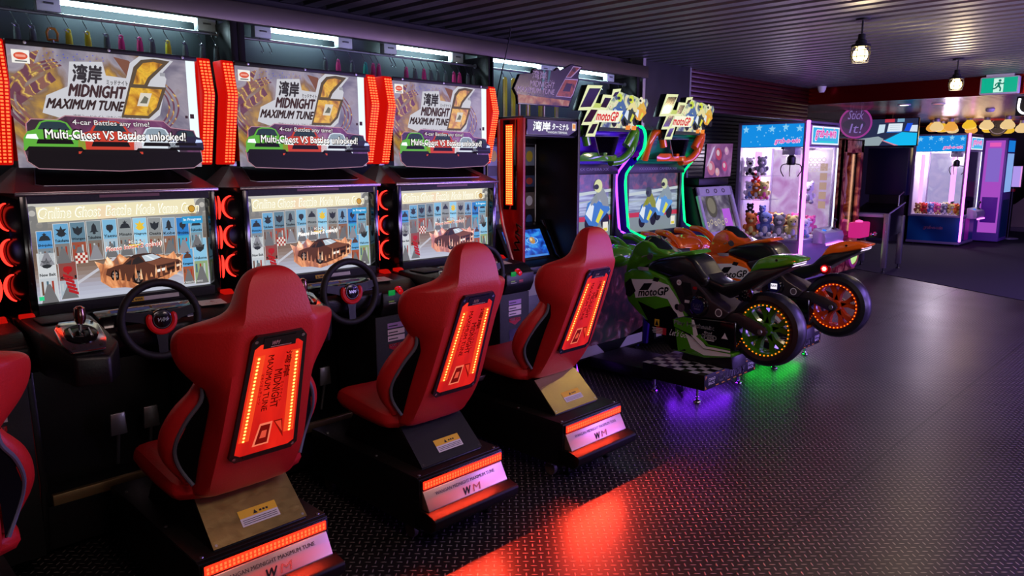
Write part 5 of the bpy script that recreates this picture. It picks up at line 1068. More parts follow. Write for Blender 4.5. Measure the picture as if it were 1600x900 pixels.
# ================================================================ SMALL COIN CABINET WITH MARQUEE
def coin_cabinet():
    x0, x1 = 6.24, 6.92
    t = thing('prize_cabinet', 'small prize cabinet with silver framed tilted glass beside the orange motorcycle', 'arcade machine', (6.58, 3.75, 0))
    m = MB(); m.prism([(3.55, .05), (3.52, .84), (3.60, .90), (3.74, 1.36), (3.95, 1.38), (3.95, .05)], 'x', x0, x1, BLACK, .008); m.build('body', t)
    up = (0, .15, .46); L = math.hypot(.15, .46)
    m = MB(); m.plane((6.58, 3.572, .89), (1, 0, 0), up)
    for a, b, c, d in ((-.34, -.29, 0, L), (.29, .34, 0, L), (-.34, .34, L - .09, L), (-.34, .34, 0, .04)):
        bm = bmesh.new(); bmesh.ops.create_cube(bm, size=1.0)
        for v in bm.verts: v.co = ((a + b) / 2 + v.co.x * (b - a), (c + d) / 2 + v.co.y * (d - c), .012 + v.co.z * .03)
        bmesh.ops.bevel(bm, geom=bm.edges[:], offset=.006, segments=2, affect='EDGES'); m.bm(bm, SILVERP)
    for q in range(3): m.ringart(-.15 + .15 * q, L - .045, .02, .03, DSTEEL, 42, 16, ey=.7)
    fr = m.build('glass_frame', t, 'silver frame around tilted glass')
    m = MB(); m.plane((6.58, 3.58, .89), (1, 0, 0), up); m.rect(-.29, .29, .03, L - .08, noise_art('cabinet_interior', [(.3, '#2a2638'), (.45, '#6a6478'), (.6, '#a8a0b0'), (.75, '#4a4658')], scale=7, es=.65, detail=4), 1)
    m.rect(.10, .25, .05, .26, art('#b860e0', .9), 2); m.disc(-.08, .30, .10, .12, art('#5a564e', .7), 2); m.disc(-.08, .30, .07, .08, art('#8a8474', .7), 3)
    for q in range(6): m.ringart(-.22 + .07 * q, .12 + .02 * (q % 2), .018, .024, art('#e0d0a8', .9), 3, 12)
    m.build('window', t, 'lit glass window')
    m = MB(); m.box(6.30, 6.86, 3.70, 3.92, 1.37, 1.44, BLACKM, .01); mk = m.build('marquee_base', t)
    return t
coin_cabinet()
t = thing('marquee_board', 'pink tilted marquee board printed with coloured balls above the small prize cabinet', 'sign', (6.66, 3.72, 1.44))
m = MB(); m.plane((6.62, 3.66, 1.45), (1, 0, .02), (.10, .04, .34))
bm = bmesh.new(); q4 = [(-.30, 0), (.20, 0), (.30, .32), (-.20, .32)]; lo = [bm.verts.new((a, b, -.02)) for a, b in q4]; hi = [bm.verts.new((a, b, 0)) for a, b in q4]; bm.faces.new(lo[::-1]); bm.faces.new(hi)
for i in range(4): bm.faces.new((lo[i], lo[(i + 1) % 4], hi[(i + 1) % 4], hi[i]))
m.bm(bm, BLACKM); m.poly(q4, noise_art('marquee_print', [(.3, '#5a2a5a'), (.5, '#9a5a9a'), (.65, '#c88ac0'), (.8, '#6a3a7a')], scale=6, es=.55), 1)
for a, b, r, c in ((-.16, .09, .07, '#d87a9a'), (.0, .22, .06, '#c84a6a'), (.10, .10, .05, '#d84a8a'), (.16, .25, .04, '#e0a0d0'), (-.05, .05, .04, '#f0b0b8')): m.disc(a, b, r, r, art(c, .7), 2); m.disc(a - r * .2, b + r * .2, r * .5, r * .5, art('#e8c8d8', .7), 3)
m.poly([(-.10, .28), (-.05, .30), (-.20, .12), (-.25, .10)], art('#d8c8f0', .8), 2); m.build('board', t)
m = MB(); m.tube([(6.55, 3.80, 1.44), (6.62, 3.74, 1.60)], .012, BLACKM, 8); m.build('bracket', t)

# ================================================================ PRIZE CLAW MACHINES
PINKN = glow('pink_neon', '#f070ff', 3.6); PINKP = glow('pink_panel', '#f0a0f8', 1.5); MAG = glow('magenta_panel', '#f83ad8', 1.6)
LILAC = mat('lilac_frame', '#8a809a', .4, .2); CLAWIN = mat('white_interior', '#d8d0e0', .5); CGL = glass('claw_glass', (1, 1, 1), .02, .06)
BLUEH = glow('blue_header', '#1690e8', .95); STARL = glow('pale_star', '#8ad0f8', .95)
def wordmark(m, x, y, w, l=3):
    m.text('grab-n-win', x - .012 * w, y - .012 * w, w * 1.024, art('#f8e8ff', 1.1), l, h=w * .26, bold=.06, shear=.2); m.text('grab-n-win', x, y, w, art('#e03aa8', 1.0), l + 1, h=w * .235, bold=.025, shear=.2)
def claw_machine(x0, y0, sx, sy, label, full_base, glowp, claws, plush_cover):
    t = thing('claw_machine', label, 'claw machine', (x0 + sx / 2, y0 + sy / 2, 0), 'prize claw machines')
    x1, y1 = x0 + sx, y0 + sy; zb, zt, zh = .58, 1.78, 2.08
    basem = noise_art('claw_base_blue', [(.3, '#0c2a5a'), (.5, '#0e4a80'), (.7, '#1678a8')], scale=1.2, detail=1, emit=False)
    m = MB(); m.box(x0 + .01, x1 - .01, y0 + .01, y1 - .01, .06, zb, LILAC if not full_base else basem, .006); m.box(x0, x1, y0, y1, zb - .03, zb, LILAC, .004); m.box(x0, x1, y0, y1, .04, .085, LILAC, .004)
    if full_base:
        m.plane((x0 + .008, (y0 + y1) / 2, .32), (0, -1, 0), (0, 0, 1)); m.text('grab-n-win', -.17, -.02, .34, mat('base_word', '#c88ab0', .4), 3, h=.075, bold=.04, shear=.2)
        m.world(); m.plane((x0 + .3, y0 + .009, .32), (1, 0, 0), (0, 0, 1)); m.rect(-.22, -.02, -.18, .2, LILAC, 2); m.rect(.05, .35, -.22, .22, mat('magenta_face', '#d020b0', .35), 2); m.rect(-.17, -.07, -.05, .12, WHITE, 3)
    bs = m.build('base', t)
    m = MB()
    for a, b in ((x0, y0), (x1 - .05, y0), (x0, y1 - .05), (x1 - .05, y1 - .05)): m.box(a, a + .05, b, b + .05, zb, zh, LILAC, .004)
    m.box(x0 + .05, x1 - .05, y1 - .05, y1, zt, zh, LILAC, .004); m.box(x0, x1, y0, y1, zh, zh + .03, LILAC, .006)
    m.box(x1 - .02, x1, y0 + .05, y1 - .05, zb, zh, CLAWIN) ; m.build('frame', t)
    m = MB(); m.box(x0 + .01, x0 + .03, y0 + .05, y1 - .05, zt, zh, LILAC); m.plane((x0 + .009, (y0 + y1) / 2, (zt + zh) / 2), (0, -1, 0), (0, 0, 1)); hw = (sy - .1) / 2; m.rect(-hw, hw, -.145, .145, BLUEH, 1)
    rnd = random.Random(3)
    for q in range(5): m.star(-hw + .06 + q * (2 * hw - .12) / 4, .085 + .02 * (q % 2), .05, STARL, 2)
    for q in range(22): m.star(-hw + .03 + rnd.random() * (2 * hw - .06), -.12 + rnd.random() * .2, .012, STARL, 2)
    wordmark(m, hw * .1, -.115, hw * .8); m.build('side_header', t, 'lit blue side header with stars')
    m = MB(); m.box(x0 + .07, x1 - .06, y0 - .025, y0 + .03, zt + .02, zh - .02, LILAC, .004); m.plane(((x0 + x1) / 2, y0 - .0255, (zt + zh) / 2), (1, 0, 0), (0, 0, 1)); fw = (sx - .15) / 2; m.rect(-fw, fw, -.115, .115, art('#e8f0ff', 1.1), 1); m.rect(-fw + .03, fw - .03, -.095, .095, art('#3ab0e8'), 2); wordmark(m, -fw + .10, -.06, 2 * fw - .2); m.poly([(-fw * .5, -.092), (fw * .7, -.092), (fw * .6, -.07), (-fw * .4, -.07)], art('#2ac8d8'), 3)
    m.build('front_sign', t, 'lit white and blue front sign with pink word')
    m = MB(); m.box(x0 + .012, x0 + .02, y0 + .05, y1 - .05, zb, zt, CGL); m.build('side_glass', t)
    m = MB(); m.box(x0 + .05, x1 - .05, y0 + .012, y0 + .02, zb, zt + .02, CGL); m.build('front_glass', t)
    m = MB(); m.box(x0 + .03, x1 - .02, y1 - .03, y1 - .01, zb, zt, CLAWIN); m.box(x0 + .02, x1 - .02, y0 + .02, y1 - .02, zt + .0, zt + .015, CLAWIN); m.box(x0 + .02, x1 - .02, y0 + .02, y1 - .02, zb, zb + .012, CLAWIN); m.build('interior', t)
    # neon strips on the corners
    m = MB(); m.box(x0 - .018, x0 + .03, y0 - .022, y0 + .012, .10, zh + .03, PINKN, .006); m.build('neon_strip', t, 'tall glowing pink neon corner strip')
    m = MB(); m.box(x1 - .05, x1 - .02, y0 - .012, y0 + .0, zb, zt, art('#e8f0ff', 1.6), .003); m.build('white_strip', t, 'white lit strip')
    m = MB(); m.box(x0 + .45 * sx, x0 + .6 * sx, y1 - .06, y1 - .035, zb + .05, zt - .05, PINKP, .005); m.build('back_lamp', t, 'glowing pink panel inside'); m = MB(); m.box(x1 - .055, x1 - .03, y0 + .42 * sy, y0 + .52 * sy, zb + .05, zt - .08, PINKP, .005); m.build('back_lamp', t, 'glowing pink panel inside')
    # inside picture on the far wall
    m = MB(); m.plane((x1 - .0225, (y0 + y1) / 2, 1.2), (0, -1, 0), (0, 0, 1)); ia = noise_art('prize_mural_%d' % full_base, [(.3, '#c8b8e8'), (.5, '#b0a8e0'), (.62, '#d0c8f0')] if full_base else [(.3, '#c080c8'), (.45, '#d8b0ec'), (.58, '#ecdcfa'), (.7, '#d080b4')], scale=3.5, es=.7, detail=3); m.rect(-hw, hw, -.6, .56, ia, 3)  # emissive picture, interior brightness put into its colour
    if not full_base:
        for q in range(5): m.rect(.26, .36, -.25 + .13 * q, -.15 + .13 * q, art('#e0b8a8', .7), 5)
        for q in range(12): m.ringart(.12 + .06 * (q % 4), .28 + .07 * (q // 4), .02, .032, art('#f0d8e8', .8), 5, 10)
    m.build('mural', t)
    # console with joystick
    m = MB(); m.prism([(y0 + .01, .52), (y0 - .16, .52), (y0 - .17, .60), (y0 - .15, .66), (y0 + .01, .72)], 'x', x0 + .38 * sx, x1 - .02, SILVERP, .008); co = m.build('console', t)
    m = MB(); m.box(x0 + .40 * sx, x1 - .04, y0 - .175, y0 - .165, .50, .522, PINKN, .003); m.build('neon_trim', co)
    m = MB(); jx = x1 - .16; m.lathe([(0, 0), (.035, 0), (.03, .02), (.012, .025)], (jx, y0 - .08, .685), 'z', BLACK, 14); m.tube([(jx, y0 - .08, .69), (jx + .012, y0 - .085, .80)], .009, BLACK, 8); m.ball((jx + .013, y0 - .086, .815), .026, BLACK, 12, 8); m.build('joystick', co)
    m = MB(); m.lathe([(0, 0), (.03, 0), (.03, .012), (.0, .022)], (x0 + .52 * sx, y0 - .08, .685), 'z', glow('button_glow', '#3a80ff', 1.0), 14); m.build('button', co)
    # claw
    for cx_, cy_, cz in claws:
        m = MB(); m.box(cx_ - .09, cx_ + .09, cy_ - .09, cy_ + .09, zt - .10, zt, SILVERP, .01); m.tube([(cx_, cy_, zt - .08), (cx_, cy_, cz + .12)], .008, STEEL, 8); m.box(x0 + .05, x1 - .05, cy_ - .02, cy_ + .02, zt - .03, zt, STEEL); cl = m.build('claw_carriage', t)
        m = MB(); m.lathe([(0, 0), (.05, 0), (.06, .03), (.06, .10), (.03, .13), (0, .13)], (cx_, cy_, cz), 'z', BLACK, 16)
        for q in range(3):
            a = 2 * PI * q / 3 + .5; d = lambda r: (cx_ + r * math.cos(a), cy_ + r * math.sin(a)); m.tube(smooth_path([(*d(.04), cz + .02), (*d(.13), cz + .0), (*d(.15), cz - .07), (*d(.10), cz - .15)], 3), .007, DSTEEL, 8)
        m.build('claw', cl)
    # prize chute
    m = MB(); m.box(x1 - .36, x1 - .06, y0 + .36, y0 + .365, zb, zb + .24, CGL); m.box(x1 - .365, x1 - .36, y0 + .06, y0 + .36, zb, zb + .24, CGL); m.build('chute_guard', t)
    point_light('claw_interior_lamp', (x0 + sx * .5, y0 + sy * .5, zt - .12), 34.0 if not full_base else 40.0, (.95, .80, 1.0), .12)
    for a in (.1, sx - .1):
        for b in (.1, sy - .1):
            m = MB(); m.lathe([(0, 0), (.028, 0), (.028, .015), (.012, .02), (.012, .06)], (x0 + a, y0 + b, .006), 'z', BLACK, 10); m.build('levelling_foot', t)
    return t
claw_machine(9.42, 4.02, 1.03, .95, 'claw machine full of plush toys beside the motorcycles', False, PINKP, [(9.75, 4.36, 1.55)], True)
claw_machine(15.8, 3.72, 1.0, .93, 'distant claw machine with dark blue base and pale empty back wall', True, PINKP, [(16.15, 3.98, 1.50)], False)
# third machine standing behind the distant one
def slim_machine():
    t = thing('prize_machine', 'tall violet prize machine standing behind the distant claw machine', 'arcade machine', (17.45, 3.62, 0))
    m = MB(); m.box(17.1, 17.8, 3.36, 4.2, .03, 2.05, mat('violet_body', '#7a5ab0', .4), .012); m.build('body', t)
    m = MB(); m.plane((17.45, 3.358, 1.2), (1, 0, 0), (0, 0, 1)); m.rect(-.28, .28, -.2, .55, art('#8ab0f0', .9), 1); m.rect(-.28, .28, .58, .8, art('#1a80e0', .9), 1); m.rect(-.28, .28, -1.1, -.35, mat('teal_base', '#0e4a70', .4), 1); m.build('front_panel', t)
    m = MB(); m.plane((17.098, 3.78, 1.1), (0, -1, 0), (0, 0, 1)); m.rect(.05, .38, -.9, .9, art('#d060f0', .6), 1); m.rect(.10, .33, .1, .75, art('#9a78e8', .7), 2); m.rect(.08, .35, -.7, -.2, mat('violet_door', '#8a3ac0', .4), 2); m.rect(.12, .31, .78, .86, art('#f060c0', .9), 2); m.build('side_glow', t)
    return t
slim_machine()

# plush toys
PC = {'white': '#e8e4ec', 'grey': '#8a8a9a', 'blue': '#7a8ad0', 'orange': '#e8823a', 'red': '#d82a2e', 'pink': '#f06aa8', 'yellow': '#f0e48a', 'brown': '#8a5a38', 'black': '#1c1a20'}
FUZZ = {k: mat('plush_' + k, v, .95, bump=.3, bscale=90) for k, v in PC.items()}
def plush(x, y, z, s, c, c2, label, group, ears=True, face=(-.9, -.45)):
    t = thing('plush_toy', label, 'plush toy', (x, y, z), group)
    f = Vector((*face, 0)).normalized(); sd = Vector((-f.y, f.x, 0)); c0 = Vector((x, y, z))
    m = MB(); m.ball((x, y, z + s * .38), (s * .34, s * .34, s * .38), FUZZ[c], 14, 9); m.ball(c0 + f * s * .22 + Vector((0, 0, s * .36)), (s * .16, s * .16, s * .22), FUZZ[c2], 12, 7); m.build('body', t)
    hc = c0 + f * s * .08 + Vector((0, 0, s * .92))
    m = MB(); m.ball(hc, s * .33, FUZZ[c], 16, 10); m.ball(hc + f * s * .26 - Vector((0, 0, s * .07)), (s * .13, s * .13, s * .10), FUZZ[c2], 10, 7)
    if ears:
        for q in (-1, 1): m.ball(hc + sd * q * s * .22 + Vector((0, 0, s * .27)), s * .12, FUZZ[c], 10, 7)
    for q in (-1, 1): m.ball(hc + f * s * .29 + sd * q * s * .12 + Vector((0, 0, s * .06)), s * .04, INK, 8, 5)
    m.build('head', t)
    for q in (-1, 1):
        m = MB(); m.ball(c0 + sd * q * s * .33 + f * s * .12 + Vector((0, 0, s * .48)), (s * .12, s * .12, s * .16), FUZZ[c], 10, 6); m.build('arm', t)
        m = MB(); m.ball(c0 + sd * q * s * .20 + f * s * .34 + Vector((0, 0, s * .12)), (s * .13, s * .13, s * .12), FUZZ[c2], 10, 6); m.build('foot', t)
    return t
r_ = random.Random(11)
spots = []
cols = [('orange', 'yellow'), ('white', 'blue'), ('blue', 'white'), ('yellow', 'white'), ('pink', 'white'), ('red', 'brown'), ('grey', 'white'), ('white', 'pink'), ('brown', 'yellow'), ('pink', 'yellow')]
front = [(9.59, 4.80, 'orange', 'yellow', .20), (9.60, 4.60, 'blue', 'white', .22), (9.59, 4.40, 'grey', 'white', .20), (9.59, 4.21, 'yellow', 'white', .19)]
for k, (x, y, a, b, s) in enumerate(front): plush(x, y, .595, s * 1.2, a, b, '%s plush toy pressed against the side glass of the near claw machine' % a, 'plush toys in the near claw machine', ears=k != 1)
n = 0
for i in range(4):
    for j in range(5):
        x = 9.80 + i * .17; y = 4.14 + j * .175; a, b = cols[(i * 3 + j * 2 + 1) % 10]; n += 1
        if x > 10.0 and y < 4.45: continue
        plush(x, y, .595 + .03 * ((i + j) % 2), .20, a, b, '%s and %s plush toy in the near claw machine heap, %s row, %s in it' % (a, b, ordn[i + 1], ordn[j]), 'plush toys in the near claw machine')
# acrylic prize shelves
t = thing('prize_shelf', 'clear two tier shelf of plush toys inside the near claw machine', 'shelf', (9.70, 4.78, .6))
for z in (1.08, 1.40): m = MB(); m.box(9.50, 9.95, 4.58, 4.94, z, z + .008, glass('acrylic', (.95, .95, 1), .05, .2)); m.tube([(9.50, 4.58, z + .004), (9.50, 4.94, z + .004)], .005, WHITE, 6); m.build('tier', t)
m = MB()
for a, b in ((9.51, 4.935), (9.94, 4.935)): m.tube([(a, b, .60), (a, b, 1.6)], .006, SILVERP, 6)
m.build('support', t)
for x, y, z, a, b, s in ((9.60, 4.86, 1.41, 'white', 'black', .19), (9.60, 4.69, 1.41, 'grey', 'white', .20), (9.60, 4.85, 1.09, 'white', 'blue', .19), (9.61, 4.76, 1.09, 'orange', 'white', .18), (9.60, 4.64, 1.09, 'yellow', 'pink', .19)):
    plush(x, y, z, s, a, b, '%s plush toy with %s belly on the %s tier of the clear prize shelf' % (a, b, 'upper' if z > 1.3 else 'lower'), 'plush toys on the clear prize shelf')
for k, (y, z, c) in enumerate(((4.78, 1.22, 'red'), (4.66, .86, 'blue'), (4.84, .88, 'black'))): plush(9.62, y, z - .03 if k else 1.27, .14, c, 'white', '%s small plush toy hanging by the prize shelf in the near claw machine' % c, 'plush toys on the clear prize shelf')
plush(10.2, 4.3, 1.02, .24, 'white', 'grey', 'white plush toy hanging before the mural of the near claw machine', 'plush toys on the clear prize shelf')
n = 0
for i in range(3):
    for j in range(7):
        a, b = cols[(i * 2 + j * 3) % 10]
        if i == 2 and j < 3: continue
        plush(15.95 + i * .25, 3.82 + j * .118, .595, .16, a, b, 'small %s and %s plush toy in the distant claw machine, %s row, %s in it' % (a, b, ordn[i], ordn[j]), 'plush toys in the distant claw machine')

# ================================================================ ORANGE LIT PRIZE MACHINE
def orange_machine():
    x0, x1, y0, y1 = 10.55, 11.27, 3.97, 4.85
    t = thing('hook_machine', 'orange lit prize machine with pink control box beside the near claw machine', 'arcade machine', ((x0 + x1) / 2, 4.4, 0))
    pm = noise_art('carnival_print', [(.3, '#2a0c14'), (.45, '#7a1a24'), (.58, '#c88a5a'), (.7, '#5a1a30')], scale=5, detail=5, dist=1.4, emit=False)
    m = MB(); m.box(x0, x1, y0, y1, .04, .55, pm, .01); m.box(x0, x1, y0, y0 + .04, 1.72, 1.90, pm, .004); m.box(x0, x0 + .10, y0, y0 + .05, .5, 1.9, pm, .004); m.box(x1 - .10, x1, y0, y0 + .05, .5, 1.9, pm, .004); m.box(x0, x1, y1 - .03, y1, .5, 1.9, pm); m.box(x0, x1, y0, y1, 1.88, 1.91, pm, .004); m.box(x0, x0 + .02, y0, y1, .5, 1.9, pm); m.box(x1 - .02, x1, y0, y1, .5, 1.9, pm); m.build('shell', t)
    m = MB(); m.plane(((x0 + x1) / 2, y1 - .035, 1.15), (1, 0, 0), (0, 0, 1)); m.rect(-.40, .40, -.6, .7, noise_art('orange_interior', [(.3, '#c8783a'), (.5, '#f0a868'), (.62, '#ffd0a0'), (.75, '#7a4ac0')], scale=3, es=.9, detail=2), 1); m.build('lit_interior', t, 'glowing orange interior')
    m = MB(); m.box(x0 + .10, x1 - .10, y0 + .015, y0 + .022, .55, 1.72, CGL); m.build('front_glass', t)
    m = MB(); m.box(x1 - .20, x1 - .12, y0 + .05, y0 + .08, .6, 1.7, glow('apricot_lamp', '#ffb890', 1.8), .005); m.build('lamp_column', t, 'apricot glowing column')
    m = MB(); m.prism([(x0 + .18, 1.0), (x0 + .30, 1.12), (x0 + .36, 1.3), (x0 + .28, 1.5), (x0 + .34, 1.68), (x0 + .12, 1.68), (x0 + .12, .7), (x0 + .25, .72)], 'y', y0 + .06, y0 + .08, mat('cream_cutout', '#d8b088', .5), .003); m.build('cut_out_figure', t)
    m = MB(); m.ball((x0 + .36, y0 + .28, .80), (.20, .2, .15), FUZZ['orange'], 16, 9); m.ball((x0 + .55, y0 + .22, .70), (.16, .15, .12), mat('dark_prize', '#2a2a22', .7), 14, 8); m.build('prize_heap', t)
    m = MB(); m.box(x0 + .36, x1 + .0, y0 - .17, y0 + .01, .52, .74, glow('pink_box', '#e82a90', .7), .02); cb = m.build('control_box', t, 'pink glowing control box')
    m = MB(); m.lathe([(0, 0), (.05, 0), (.05, .02), (0, .035)], (x1 - .2, y0 - .08, .74), 'z', glow('pink_button', '#ff60b0', 1.5), 16); m.build('push_button', cb)
    m = MB(); m.lathe([(0, -.05), (.14, -.05), (.16, -.03), (.16, .02)], (x0 + .50, y0 - .002, .28), 'y', glow('lime_lens', '#c8f09a', .9), 26); m.lathe([(.16, -.06), (.20, -.05), (.20, .0), (.16, .0)], (x0 + .50, y0 - .002, .28), 'y', mat('pink_ring', '#c8508a', .3), 26); m.build('round_lamp', t, 'round lime glowing lamp')
    return t
orange_machine()
t = thing('round_topper', 'round purple emblem sign with white script on the orange lit machine', 'sign', (11.0, 4.0, 1.91))
f = Vector((-.86, -.5, 0)).normalized(); xd = Vector((-f.y, f.x, 0)) * -1
xd = Vector((.5, -.86, 0)).normalized()
m = MB(); m.plane((10.95, 4.0, 2.13), xd, (0, 0, 1)); m.disc(0, 0, .21, .20, mat('emblem_purple', '#5a1050', .3), 1, 30); m.ringart(0, 0, .19, .215, mat('emblem_rim', '#b02a80', .3, emit='#d030a0', es=.25), 2, 30)
m.text('Stick', -.11, .05, .22, mat('emblem_white', '#d8d0e0', .4), 4, h=.12, shear=.2); m.text("It!", -.08, -.14, .18, mat('emblem_white', '#d8d0e0', .4), 4, h=.13, shear=.2); m.disc(-.02, -.02, .15, .07, mat('emblem_dark', '#1c1030', .3), 3, 24)
bm = bmesh.new(); bmesh.ops.create_cone(bm, cap_ends=True, segments=30, radius1=.21, radius2=.21, depth=.03)
for v in bm.verts: v.co.z -= .017
m.bm(bm, BLACKM); m.build('emblem_board', t)
m = MB(); m.tube([(10.97, 4.02, 1.91), (10.97, 4.02, 2.0)], .02, BLACKM, 8); m.build('post', t)

# ================================================================ PINBALL TABLE
def pinball():
    t = thing('pinball_machine', 'black pinball machine on silver legs with silver lock bar and plunger', 'pinball machine', (11.75, 3.85, 0))
    m = MB(); m.prism([(11.37, .50), (11.37, .83), (12.05, .98), (12.05, .55)], 'y', 3.60, 4.14, mat('pinball_black', '#0c0c12', .3), .006); m.build('cabinet_body', t)
    m = MB(); m.prism([(11.36, .80), (11.36, .845), (11.42, .862), (11.42, .81)], 'y', 3.585, 4.15, SILVERP, .006); m.build('lock_bar', t, 'silver lock bar'); m = MB(); m.prism([(11.42, .855), (12.05, .985), (12.05, 1.0), (11.42, .872)], 'y', 3.585, 3.605, SILVERP, .002); m.build('side_rail', t, 'silver side rail')
    for x in (11.33, 11.98):
        for y in (3.575, 4.11):
            m = MB(); m.box(x, x + .07, y, y + .07, .07, .86 if x < 11.5 else .8, STEEL, .006); m.lathe([(0, 0), (.03, 0), (.03, .012), (.012, .02), (.012, .08)], (x + .035, y + .035, .0), 'z', BLACK, 10)
            for z in (.60, .72): m.ball((x - .002, y + .035, z), .010, CHROME, 8, 5)
            m.build('leg', t)
    m = MB(); m.tube([(11.35, 3.76, .56), (11.27, 3.76, .56)], .010, CHROME, 8); m.ball((11.25, 3.76, .56), .028, CHROME, 12, 8); m.lathe([(0, 0), (.03, 0), (.03, .006), (0, .006)], (11.362, 3.76, .56), 'x', CHROME, 14); m.build('plunger', t)
    m = MB(); m.box(11.98, 12.16, 3.58, 4.16, 1.10, 1.80, mat('navy_backbox', '#0c0a2a', .35), .01); bb = m.build('backbox', t); m = MB(); m.box(12.0, 12.1, 3.64, 4.10, .97, 1.10, BLACK); m.build('neck', bb)
    m = MB(); m.tube([(11.80, 3.61, .95), (11.80, 3.61, 1.10), (12.02, 3.61, 1.16)], .012, STEEL, 8); m.build('hinge_bar', t)
    return t
pinball()

# ================================================================ HUNG THINGS
t = thing('television', 'flat television hung from the red ceiling showing blue pool tables', 'television', (12.4, 4.05, 1.83))
m = MB(); m.box(12.37, 12.43, 3.60, 4.52, 1.83, 2.25, GLOSS, .006); m.build('casing', t); m = MB(); m.box(12.43, 12.47, 4.0, 4.1, 2.0, 2.32, BLACKM, .004); m.build('ceiling_mount', t)
m = MB(); m.plane((12.3695, 4.06, 2.04), (0, -1, 0), (0, 0, 1)); m.rect(-.45, .45, -.20, .20, art('#2a3050', .9), 1)
m.poly([(-.02, -.12), (.24, .0), (.45, -.02), (.45, -.20), (.20, -.20)], art('#16b8f0'), 2); m.poly([(-.06, -.12), (-.02, -.12), (.20, -.20), (.14, -.20)], art('#d88aa0'), 3); m.poly([(.0, -.105), (.24, .02), (.45, .0), (.45, -.015), (.24, .003), (.0, -.12)], art('#28486a'), 3)
m.poly([(.02, .0), (.04, .13), (.24, .13), (.23, .0)], art('#dfeaf6'), 2); m.poly([(.015, -.005), (.015, .01), (.235, .01), (.235, -.005)], art('#3a7ad0'), 3); m.poly([(.26, .0), (.30, .13), (.38, .13), (.34, .0)], art('#1a50e0'), 2); m.poly([(.34, .0), (.37, .10), (.45, .10), (.45, .0)], art('#d8e4f4'), 3); m.poly([(-.12, -.02), (-.10, .12), (-.01, .12), (-.02, .0)], art('#c8dcec'), 2)
for q in range(3): m.rect(.06, .20, .04 + .03 * q, .045 + .03 * q, art('#9ab0c4'), 3)
m.rect(-.02, .12, .15, .20, art('#c83a50', .9), 2); m.rect(.16, .26, .15, .20, art('#7aa8c8', .9), 2); m.poly([(-.45, -.10), (-.10, -.06), (-.02, -.10), (-.08, -.20), (-.45, -.20)], art('#98a8b0', .9), 2); m.rect(-.45, -.38, .0, .16, art('#b8d8e0', .9), 2); m.build('screen', t, 'lit screen with blue pool tables')
t = thing('exit_sign', 'green lit exit sign with white running figure hung from the ceiling', 'sign', (9.36, 1.98, 2.29))
m = MB(); m.prism([(1.80, 2.30), (2.145, 2.30), (2.15, 2.31), (2.15, 2.47), (2.14, 2.48), (1.805, 2.48), (1.795, 2.47), (1.795, 2.31)], 'x', 9.33, 9.40, WHITE, .004); m.box(9.34, 9.39, 1.85, 2.10, 2.48, 2.505, WHITE); m.build('lamp_case', t)
m = MB(); m.plane((9.329, 1.9725, 2.39), (0, -1, 0), (0, 0, 1)); m.rect(-.162, .162, -.075, .078, art('#08b08e', .95), 1); m.poly([(-.05, -.072), (.04, -.072), (.04, .072), (-.05, .072)], art('#c8f4e4', 1.0), 2); G = art('#067a66', .95)
m.disc(.005, .048, .013, .013, G, 3); m.poly([(-.012, .03), (.012, .032), (.008, -.006), (-.016, -.006)], G, 3)
for p, q, w_ in (((-.002, .026), (.028, .012), .006), ((.028, .012), (.045, .022), .006), ((-.008, .026), (-.03, .014), .006), ((-.03, .014), (-.036, -.006), .006), ((-.006, -.004), (.016, -.03), .008), ((.016, -.03), (.012, -.062), .007), ((-.008, -.004), (-.03, -.03), .008), ((-.03, -.03), (-.058, -.034), .007)):
    d = Vector((q[0] - p[0], q[1] - p[1])).normalized(); nx, ny = -d.y * w_, d.x * w_; m.poly([(p[0] + nx, p[1] + ny), (p[0] - nx, p[1] - ny), (q[0] - nx, q[1] - ny), (q[0] + nx, q[1] + ny)], G, 3)
m.build('lit_face', t, 'green face with running figure')
t = thing('letter_sign', 'white glowing letter of a sign cut off beside the exit sign', 'sign', (9.6, 1.74, 2.08)); m = MB(); m.box(9.58, 9.64, 1.60, 1.85, 2.08, 2.28, BLACK, .006); m.build('sign_board', t)
m = MB(); m.tube(smooth_path([(9.575, 1.82, 2.26), (9.575, 1.825, 2.16), (9.575, 1.79, 2.11), (9.575, 1.75, 2.12), (9.575, 1.735, 2.26)], 4), .011, glow('white_neon', '#f4f0ff', 3.0), 8); m.build('neon_letter', t)
